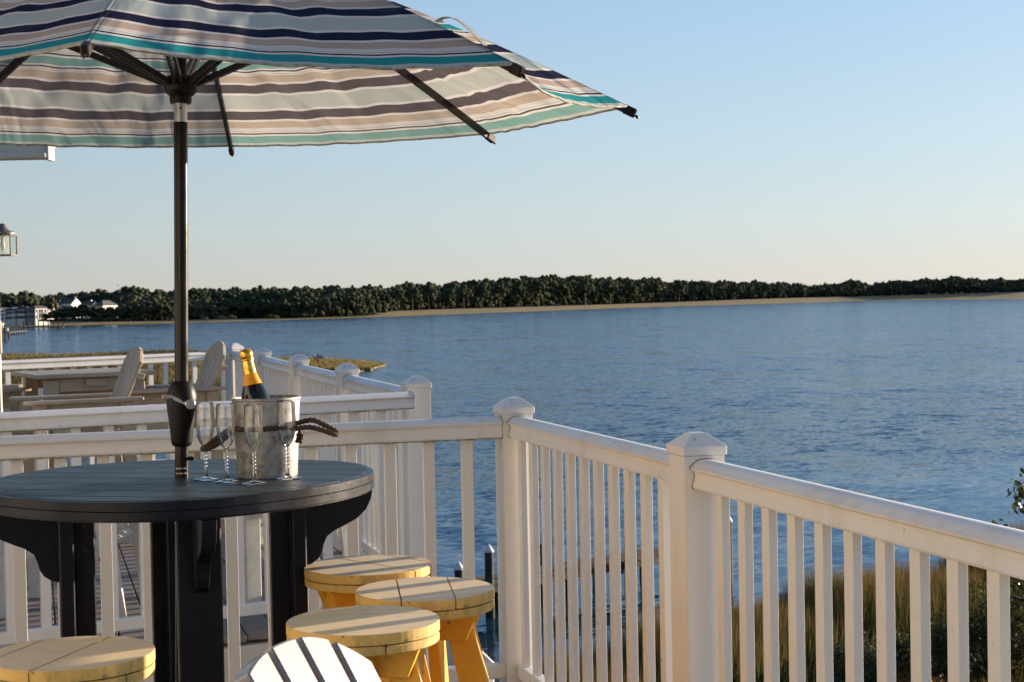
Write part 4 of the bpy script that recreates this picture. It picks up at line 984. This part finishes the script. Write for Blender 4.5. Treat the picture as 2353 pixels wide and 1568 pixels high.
def thin_wall():
    M = bpy.data.materials.new('thin_flute_wall'); M.use_nodes = True; nt = M.node_tree; N = nt.nodes; L = nt.links
    N.remove(N['Principled BSDF']); o = N['Material Output']
    t = N.new('ShaderNodeBsdfTransparent'); t.inputs[0].default_value = (.955,.965,.965,1)
    g = N.new('ShaderNodeBsdfGlossy'); g.inputs['Roughness'].default_value = .02
    lw = N.new('ShaderNodeLayerWeight'); lw.inputs[0].default_value = .40
    p = N.new('ShaderNodeMath'); p.operation = 'MULTIPLY_ADD'; p.inputs[1].default_value = .90; p.inputs[2].default_value = .03; L.new(lw.outputs['Fresnel'], p.inputs[0]); p.use_clamp = True
    mx = N.new('ShaderNodeMixShader'); L.new(p.outputs[0], mx.inputs[0]); L.new(t.outputs[0], mx.inputs[1]); L.new(g.outputs[0], mx.inputs[2]); L.new(mx.outputs[0], o.inputs[0]); return M
fl_foot = rev([[p]*48 for p in [(.0345,0),(.0350,.0012),(.033,.0024),(.018,.0046),(.0075,.009),(.0048,.016),(.0042,.030)]], 48, flute_glass, 'foot')
fl_stem = rev([[(.0042*(1+.30*math.cos(2*(2*math.pi*k/40)+z*620)*min(1,min(j,60-j)/5)), z) for k in range(40)] for j,z in [(j,.0302+.0535*j/60) for j in range(61)]]+[[p]*40 for p in [(.0046,.089),(.0078,.0945),(.0120,.0985)]], 40, flute_glass, 'stem')
bw_ = [(.0122,.0988),(.0150,.1040),(.0190,.112),(.0222,.122),(.0248,.137),(.0262,.154),(.0266,.170),(.0260,.192),(.0250,.2120),(.0248,.2160),(.0241,.2168),(.0238,.2160)]
def lathe_open(prof, n, m, name):
    vs = [(r_*math.cos(2*math.pi*k/n), r_*math.sin(2*math.pi*k/n), z) for r_,z in prof for k in range(n)]
    fs = [(i*n+k, i*n+(k+1)%n, (i+1)*n+(k+1)%n, (i+1)*n+k) for i in range(len(prof)-1) for k in range(n)]
    return MB().add(vs, fs).mesh(name, m, smooth=True, ang=80)
fl_bowl = lathe_open(bw_, 56, thin_wall(), 'bowl')
for (fx, fy, lab) in [(474,1103,'leftmost champagne flute, beside the crank of the parasol pole'),(522,1108,'second champagne flute from the left, before the bucket edge'),(586,1112,'third champagne flute, standing before the middle of the bucket'),(661,1101,'rightmost champagne flute, before the right edge of the bucket')]:
    p = onz(fx, fy, TZ); f_ = ob('champagne_flute', None, None, p, fx*.01)
    for n_, me_ in (('foot',fl_foot),('stem',fl_stem),('bowl',fl_bowl)): ob(n_, me_, f_)
    tag(f_, lab, 'glass', 'champagne flutes on the navy table')

# ------------------------------------------------------------------ yellow stools
def circ(r_, n=64, flat=None): 
    pts = [(r_*math.cos(2*math.pi*k/n), r_*math.sin(2*math.pi*k/n)) for k in range(n)]
    return pts
def stool(label, x, y, seam_deg, offs, leg_deg, rr_=.184):
    s_ = thing('bar_stool', label, 'stool', (x,y,DECK), 0, 'yellow bar stools round the navy table')
    c_ = circ(rr_); a = R(seam_deg); nx_, ny_ = -math.sin(a), math.cos(a); ed = [-.3]+list(offs)+[.3]
    ts = MB().extr(circ(rr_-.006), .7515, .7535).obj('seam_shadow_layer', darkgap, s_)
    for e0, e1 in zip(ed[:-1], ed[1:]):
        p_ = clip(clip(c_, nx_, ny_, e0+.0011), -nx_, -ny_, -(e1-.0011))
        mb = MB().extr(p_, .7540, .7800)
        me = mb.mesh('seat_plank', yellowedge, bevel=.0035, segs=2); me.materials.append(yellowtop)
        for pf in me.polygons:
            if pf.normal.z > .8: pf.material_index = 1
        ob('seat_plank', me, s_)
    b_ = a+R(90); nx_, ny_ = -math.sin(b_), math.cos(b_)
    for e0, e1 in ((-.3,-.065),(-.065,.065),(.065,.3)):
        p_ = clip(clip(circ(rr_-.001), nx_, ny_, e0+.001), -nx_, -ny_, -(e1-.001))
        MB().extr(p_, .7290, .7510).obj('lower_plank', yellowedge, s_, bevel=.003)
    la = R(leg_deg)
    for k in range(2):
        M3 = Matrix.Rotation(la+k*math.pi/2,3,'Z')
        # apron cleats: trapezoid boards crossing under the seat
        for sgn in (-1,1):
            poly = [(-.150,0),(.150,0),(.118,-.075),(-.118,-.075)]
            MM = M3@Matrix.Rotation(R(90),3,'X')
            MB().extr(poly, -.013, .013, MM, M3@Vector((0,sgn*(.0295 if k else .0295),0))+Vector((0,0,.728-(0 if k else .001)))).obj('apron', yellow, s_, bevel=.002)
    for k in range(4):
        M3 = Matrix.Rotation(la+k*math.pi/2,3,'Z')
        top_ = M3@Vector((.086,0,0))+Vector((0,0,.722)); bot = M3@Vector((.255,0,0))+Vector((0,0,0)); d_ = (bot-top_).normalized()
        side = M3@Vector((0,1,0))
        MB().bar(top_, bot, .0315, .074, up=d_.cross(side)).obj('leg', yellow, s_, bevel=.003)
    for k in range(4):
        M3 = Matrix.Rotation(la+k*math.pi/2+math.pi/4,3,'Z')
        a_ = Matrix.Rotation(la+k*math.pi/2,3,'Z')@Vector((.199,0,.26)); b2 = Matrix.Rotation(la+(k+1)*math.pi/2,3,'Z')@Vector((.199,0,.26))
        MB().bar(a_+Vector((0,0,0)), b2, .024, .06).obj('footrest', yellow, s_, bevel=.003)
    for k in range(4):
        M3 = Matrix.Rotation(la+k*math.pi/2,3,'Z'); q_ = M3@Vector((.075,-.0435,.70))
        MB().lathe([(.0045,0),(.0045,.002)], n=8).obj('screw', screwm, s_, loc=q_, rz=(R(90),0,la+k*math.pi/2))
    return s_
def P78(px, py): p = onz(px,py,DECK+.78); return p.x, p.y
sx_, sy_ = P78(827,1427); stool('yellow stool nearest the middle, just left of the front stool pair', sx_+.01, sy_+.01, -15.5, (.070,.200-.07), -28)
sx_, sy_ = P78(848,1298); stool('yellow stool standing farthest back, close to the railing corner', sx_-.003, sy_, -61.5, (.020,.150), 18)
sx_, sy_ = P78(977,1353); stool('rightmost yellow stool, in front of the white corner post', sx_-.001, sy_, -100, (-.068,.069), -28)
sx_, sy_ = P78(161,1500); stool('leftmost yellow stool at the lower left corner of the view', sx_, sy_, 59.7, (-.008,.134), -40)

# ------------------------------------------------------------------ slatted chairs
def slat_chair(name, label, loc, rz, m, th=.012, gap=.012, brace=.72, arc=.17, seat=.36, arm=.56, back=.62, recl=30, nsl=5, wid=.54, group=None, rest=False, backw=None):
    c_ = thing(name, label, 'chair', loc, rz, group); W2 = wid/2
    r_ = R(recl); U = Vector((-math.sin(r_),0,math.cos(r_))); N = Vector((math.cos(r_),0,math.sin(r_)))
    b0 = Vector((-.20,0,seat-.05)); bw = backw or wid*.96; sw = bw/nsl
    M3 = Matrix((Vector((0,1,0)), U, N)).transposed()
    for k in range(nsl):
        y0 = -bw/2+k*sw+gap/2; y1 = y0+sw-gap; pts = [(y0*.80,0),(y1*.80,0)]
        def topz(y): return back*(1-arc*abs(y/(bw/2))**2.4)
        for t_ in np.linspace(1,0,5): yy = y0+(y1-y0)*t_; pts.append((yy, topz(yy)))
        MB().extr(pts, -th, th, M3, b0).obj('back_slat', m, c_, bevel=.003)
    for f_ in (.18,brace):
        q_ = b0+U*back*f_-N*(th+.018); MB().bar(q_+Vector((0,-bw*.46,0)), q_+Vector((0,bw*.46,0)), .035, .055, up=N).obj('back_brace', darkgap if th > .015 else m, c_, bevel=.003)  # thick-slat chair: brace coloured dark to paint shade into the gaps
    for k in range(5):
        x = -.17+k*.095; MB().box((x,0,seat-.035+.022*k),(.086,wid,.022)).obj('seat_slat', m, c_, bevel=.003)
    for sg in (-1,1):
        y = sg*(W2+.035)
        MB().extr([(-.40,y-.045),(.30,y-.055),(.345,y-.03),(.345,y+.05),(.30,y+.06),(-.40,y+.02)], arm-.024, arm).obj('arm', m, c_, bevel=.005)
        MB().box((.24,y-.018*sg,(arm-.024)/2),(.085,.026,arm-.025)).obj('front_leg', m, c_, bevel=.003)
        MB().bar((-.30,y-.018*sg,arm-.03),(-.36,y-.018*sg,0), .026, .085, up=Vector((1,0,0))).obj('rear_leg', m, c_, bevel=.003)
        MB().box((-.03,y-.046*sg,arm-.068),(.50,.024,.075)).obj('arm_rail', m, c_, bevel=.003)
        MB().box((0,y-.047*sg,seat-.02),(.55,.024,.09)).obj('seat_rail', m, c_, bevel=.003)
        for xx in (-.22,.20): MB().lathe([(.007,0),(.005,.003)], n=8).obj('bolt', silver, c_, loc=(xx,y+.0-.058*sg*-0+.0*sg-.034*sg+.0,arm-.07), rz=(R(90)*sg,0,0))
        if rest: MB().box((.05,y-.046*sg,.22),(.52,.024,.07)).obj('lower_rail', m, c_, bevel=.003)
    if rest:
        MB().box((.26,0,.25),(.09,wid,.024)).obj('footrest', m, c_, bevel=.003)
    return c_
# near pale chair, its back top rising into the frame
tc_ = atd(630, 1487, 2.50); fa = math.radians(-37); rc = 31
bl = .70; st_ = .36
U_ = Vector((-math.sin(R(rc))*math.cos(fa), -math.sin(R(rc))*math.sin(fa), math.cos(R(rc))))
base_ = tc_ - U_*bl; bz = base_.z - DECK
loc_ = (base_.x+.20*math.cos(fa), base_.y+.20*math.sin(fa), DECK)
slat_chair('lounge_chair', 'pale slatted lounge chair in the bottom foreground with a sunlit rounded back', loc_, fa, palechair, seat=bz+.05, arm=bz+.27, back=bl, recl=rc, nsl=5, wid=.50, backw=.440, th=.018, gap=.015, brace=.62, arc=.13)
def chair_at(name, label, px, py, h, fdeg, m, **k):
    rc_ = R(k.get('recl',24)); p = onz(px,py,DECK+h); a = R(fdeg)
    offx = -.20-math.sin(rc_)*k['back']
    return slat_chair(name, label, (p.x-offx*math.cos(a), p.y-offx*math.sin(a), DECK), a, m, **k)
BG = 'grey bar chairs on the far deck'
chair_at('bar_chair', 'grey slatted bar chair at the near side of the grey table on the far deck', 318, 790, 1.285, 189, greychair, seat=.72, arm=.955, back=.64, recl=22, nsl=4, gap=.018, wid=.50, group=BG, rest=True)
chair_at('bar_chair', 'grey slatted bar chair behind the parasol pole, rightmost on the far deck', 506, 778, 1.285, 189, greychair, seat=.72, arm=.955, back=.64, recl=22, nsl=4, gap=.018, wid=.50, group=BG, rest=True)
p = onz(-10,890,DECK+.955)
slat_chair('bar_chair', 'grey slatted bar chair at the left edge, only its arms in view', (p.x-.12,p.y,DECK), R(5), greychair, seat=.72, arm=.955, back=.64, recl=22, nsl=4, gap=.018, wid=.50, group=BG, rest=True)
p = (onz(64,862,DECK+1.07)+onz(318,852,DECK+1.07))/2
gt = thing('grey_bar_table', 'square grey slatted bar table between the grey chairs', 'table', (p.x,p.y+.30,DECK), R(12))
for k in range(7): MB().box((0,-.36+k*.12,1.056),(.60,.112,.028)).obj('table_slat', greychair, gt, bevel=.004)
for sg in (-1,1):
    MB().box((sg*.36,0,1.056),(.112,.84,.028)).obj('end_board', greychair, gt, bevel=.004)
    MB().box((0,sg*.34,.99),(.60,.03,.09)).obj('apron', greychair, gt, bevel=.003)
    for s2 in (-1,1): MB().box((sg*.30,s2*.33,.515),(.09,.09,1.03)).obj('leg', greychair, gt, bevel=.004)
MB().box((0,-.365,1.005),(.14,.03,.05)).obj('drawer_block', greychair, gt); MB().box((0,.0,.72),(.56,.03,.42)).obj('centre_panel', greychair, gt)
# low white chairs behind the second railing
slat_chair('white_chair', 'low white slatted chair seen through the balusters behind the stools', (1.18,8.85,DECK), R(200), whitepaint, seat=.36, arm=.52, back=.42, recl=34, nsl=5, wid=.52, group='low white chairs on the far deck')
slat_chair('white_chair', 'low white slatted chair seen under the left end of the navy table', (.12,8.75,DECK), R(160), whitepaint, seat=.36, arm=.52, back=.42, recl=34, nsl=5, wid=.52, group='low white chairs on the far deck')

# ------------------------------------------------------------------ neighbour porch: post, eave, lantern
pp = atd(4.5, 905, 10.0)
po = thing('porch_post', 'white porch post at the left edge of the view', 'post', (pp.x-.06,pp.y,DECK))
MB().box((0,0,1.5),(.12,.12,3.0)).obj('shaft', vinyl, po, bevel=.006); MB().box((0,0,1.36),(.135,.135,.20)).obj('collar', greychair, po, bevel=.006)
ev = atd(112, 349, 12.0)
eb = thing('eave', 'cream eave corner of the neighbouring porch above the lantern', 'eave', (ev.x,ev.y,ev.z), -THETA)
MB().box((-1.5,.05,0),(3.0,.10,.10)).obj('fascia', siding, eb, bevel=.004); MB().box((-1.5,.02,-.028),(2.98,.14,.04)).obj('lower_trim', siding, eb, bevel=.008)
MB().box((-.008,.05,0),(.03,.16,.12)).obj('corner_board', greyw, eb, bevel=.004); MB().box((-1.5,.12,.06),(3.0,.14,.03)).obj('soffit', siding, eb)
lp_ = atd(6, 563, 9.0); mpp = 9.0/3810
la_ = thing('wall_lantern', 'grey metal wall lantern with clear panes at the left edge', 'lantern', (lp_.x,lp_.y,lp_.z), -THETA)
hw2 = 25*mpp; hh_ = 24*mpp
MB().lathe([(.002,.052),(.012,.050),(.020,.042),(.026,.030),(.036,.016),(.045,.010),(.062,.006),(.070,.0),(.070,-.008),(.062,-.014)], (0,0,hh_+.008), 28).obj('cap', lampm, la_, smooth=True)
fr_ = MB()
for sx in (-1,1):
    for sy in (-1,1): fr_.box((sx*hw2,sy*hw2,0),(.007,.007,2*hh_))
for zz in (-hh_,hh_-.004):
    for s_ in (-1,1): fr_.box((0,s_*hw2,zz),(2*hw2+.007,.0072,.008)); fr_.box((s_*hw2,0,zz),(.0072,2*hw2-.008,.0078))
fr_.obj('frame', lampm, la_)
for s_ in (-1,1):
    MB().box((0,s_*hw2,0),(2*hw2-.01,.002,2*hh_-.012)).obj('pane', pane_glass, la_); MB().box((s_*hw2,0,0),(.002,2*hw2-.01,2*hh_-.012)).obj('pane', pane_glass, la_)
MB().lathe([(.010,.048),(.010,.030),(.007,.026),(.013,.005),(.011,-.018),(.004,-.032),(.001,-.034)], (.0,0,0), 16).obj('bulb', mat('bulb_glass', (.75,.70,.58), .25), la_, smooth=True)
MB().bar((0,0,hh_+.02),(-.16,0,hh_-.02),.02,.02).box((-.17,0,-.01),(.015,.08,.16)).obj('bracket', lampm, la_)
MB().box((-.36,0,0),(.36,.12,.12)).obj('mount_arm', lampm, la_)

# ------------------------------------------------------------------ holly tree at the right edge and bushes on the bank
def leaf_quads(cent, L_, Wd):
    n = len(cent); a = rng.normal(size=(n,3)); a /= np.linalg.norm(a,axis=1,keepdims=True); b = rng.normal(size=(n,3)); b -= (b*a).sum(1,keepdims=True)*a; b /= np.linalg.norm(b,axis=1,keepdims=True)
    c = np.cross(a,b); L_ = (L_*rng.uniform(.7,1.2,n))[:,None]; Wd = (Wd*rng.uniform(.8,1.2,n))[:,None]
    v0 = cent-a*L_; v1 = cent-a*L_*.2+b*Wd+c*Wd*.3; v2 = cent+a*L_; v3 = cent-a*L_*.2-b*Wd+c*Wd*.3; v4 = cent+a*L_*.45+b*Wd*.7+c*Wd*.2; v5 = cent+a*L_*.45-b*Wd*.7+c*Wd*.2
    V = np.stack([v0,v1,v4,v2,v5,v3],1).reshape(-1,3); i = np.arange(n)[:,None]*6
    F = np.concatenate([i+np.array([[0,1,2,3]]), i+np.array([[0,3,4,5]])],0); return V, F
tp = atd(2372, 1078, 12.5)
ht_ = thing('holly_tree', 'glossy leaved tree reaching up beyond the right end of the rail', 'tree', (tp.x,tp.y,1.5))
H_ = tp.z-1.5
MB().tube([(0,0,0),(.1,.05,H_*.4),(-.02,0,H_*.75),(.03,0,H_*.97)], [.12,.09,.05,.015], 8).obj('trunk', trunkm, ht_)
tw = MB(); cents = []
for k in range(64):
    z = H_ - abs(rng.normal(0,1))*1.9 - .05 - (rng.uniform(0,3.5) if k > 34 else 0); a = rng.uniform(0,6.28); ln = .16 + .28*min(1,(H_-z)/1.2)*rng.uniform(.6,1.2) + .09*(H_-z)
    p0 = Vector((0,0,z-.25)); p1 = Vector((ln*math.cos(a), ln*math.sin(a), z+rng.uniform(-.05,.15)))
    tw.tube([p0, p0.lerp(p1,.5)+Vector((0,0,-.04)), p1], [.012,.008,.003], 5)
    for q in range(34):
        t_ = rng.uniform(.35,1.05); p = p0.lerp(p1,t_); cents.append((p.x+rng.normal(0,.045), p.y+rng.normal(0,.045), p.z+rng.normal(0,.05)))
tag(tw.obj('branches', trunkm, ht_), kind='stuff')
tag(ob('foliage', npmesh('foliage', *leaf_quads(np.array(cents), .031, .016), holly), ht_), kind='stuff')
def bush(label, x, y, rx, rz_, n, m, L_=.05, name='bush'):
    z = float(bank_z(np.array(x),np.array(y))); b_ = thing(name, label, 'bush', (x,y,z), 0)
    u = rng.normal(size=(n,3)); u /= np.linalg.norm(u,axis=1,keepdims=True); lump = 1+.28*np.sin(u[:,0:1]*5+x)*np.cos(u[:,1:2]*4+y)
    c_ = u*rng.uniform(.45,1.05,(n,1))*lump*np.array([rx,rx,rz_])+np.array([0,0,rz_*.85]); c_ = c_[c_[:,2] > -.05]
    tag(ob('foliage', npmesh('foliage', *leaf_quads(c_, L_, L_*.45), m), b_), kind='stuff')
    st = MB()
    for k in range(7): a = rng.uniform(0,6.28); st.tube([(0,0,0),(rx*.4*math.cos(a),rx*.4*math.sin(a),rz_*.8),(rx*.7*math.cos(a),rx*.7*math.sin(a),rz_*1.4)], [.03,.02,.008], 5)
    st.obj('stems', trunkm, b_)
def gp(px, py): p = onz(px,py,1.6); return p.x, p.y
BL = [('leafy dark bush behind the last balusters at the lower right',2230,1500,1.1,.8,5200,bushm),('broad dark green bush in the lower right corner',2340,1480,1.3,1.2,7000,bushm),
      ('low olive bush right of the big railing post',1720,1540,1.0,.45,3200,bushm),('rounded grey green bush under the middle of the right rail',1960,1500,1.0,.6,3800,greyshrub),
      ('rusty low bush near the bottom edge between the right balusters',2100,1560,.9,.35,2600,redleaf),('small green bush between two right balusters, below the reeds',2060,1470,.8,.5,2600,bushm),
      ('dark scrub at the foot of the reeds behind the middle balusters',1600,1530,1.2,.4,3000,bushm),('yellowish bush in front of the reeds on the right',2180,1430,.7,.5,2200,autumn),
      ('dark low scrub right beside the big post',1850,1555,1.1,.5,3600,bushm)]
for lab, px, py, rx, rz2, n, m_ in BL:
    x, y = gp(px, py); bush(lab, x, y, rx, rz2, n, m_)
print('objects', len(bpy.data.objects), 'tris', sum(len(m_.polygons) for m_ in bpy.data.meshes))
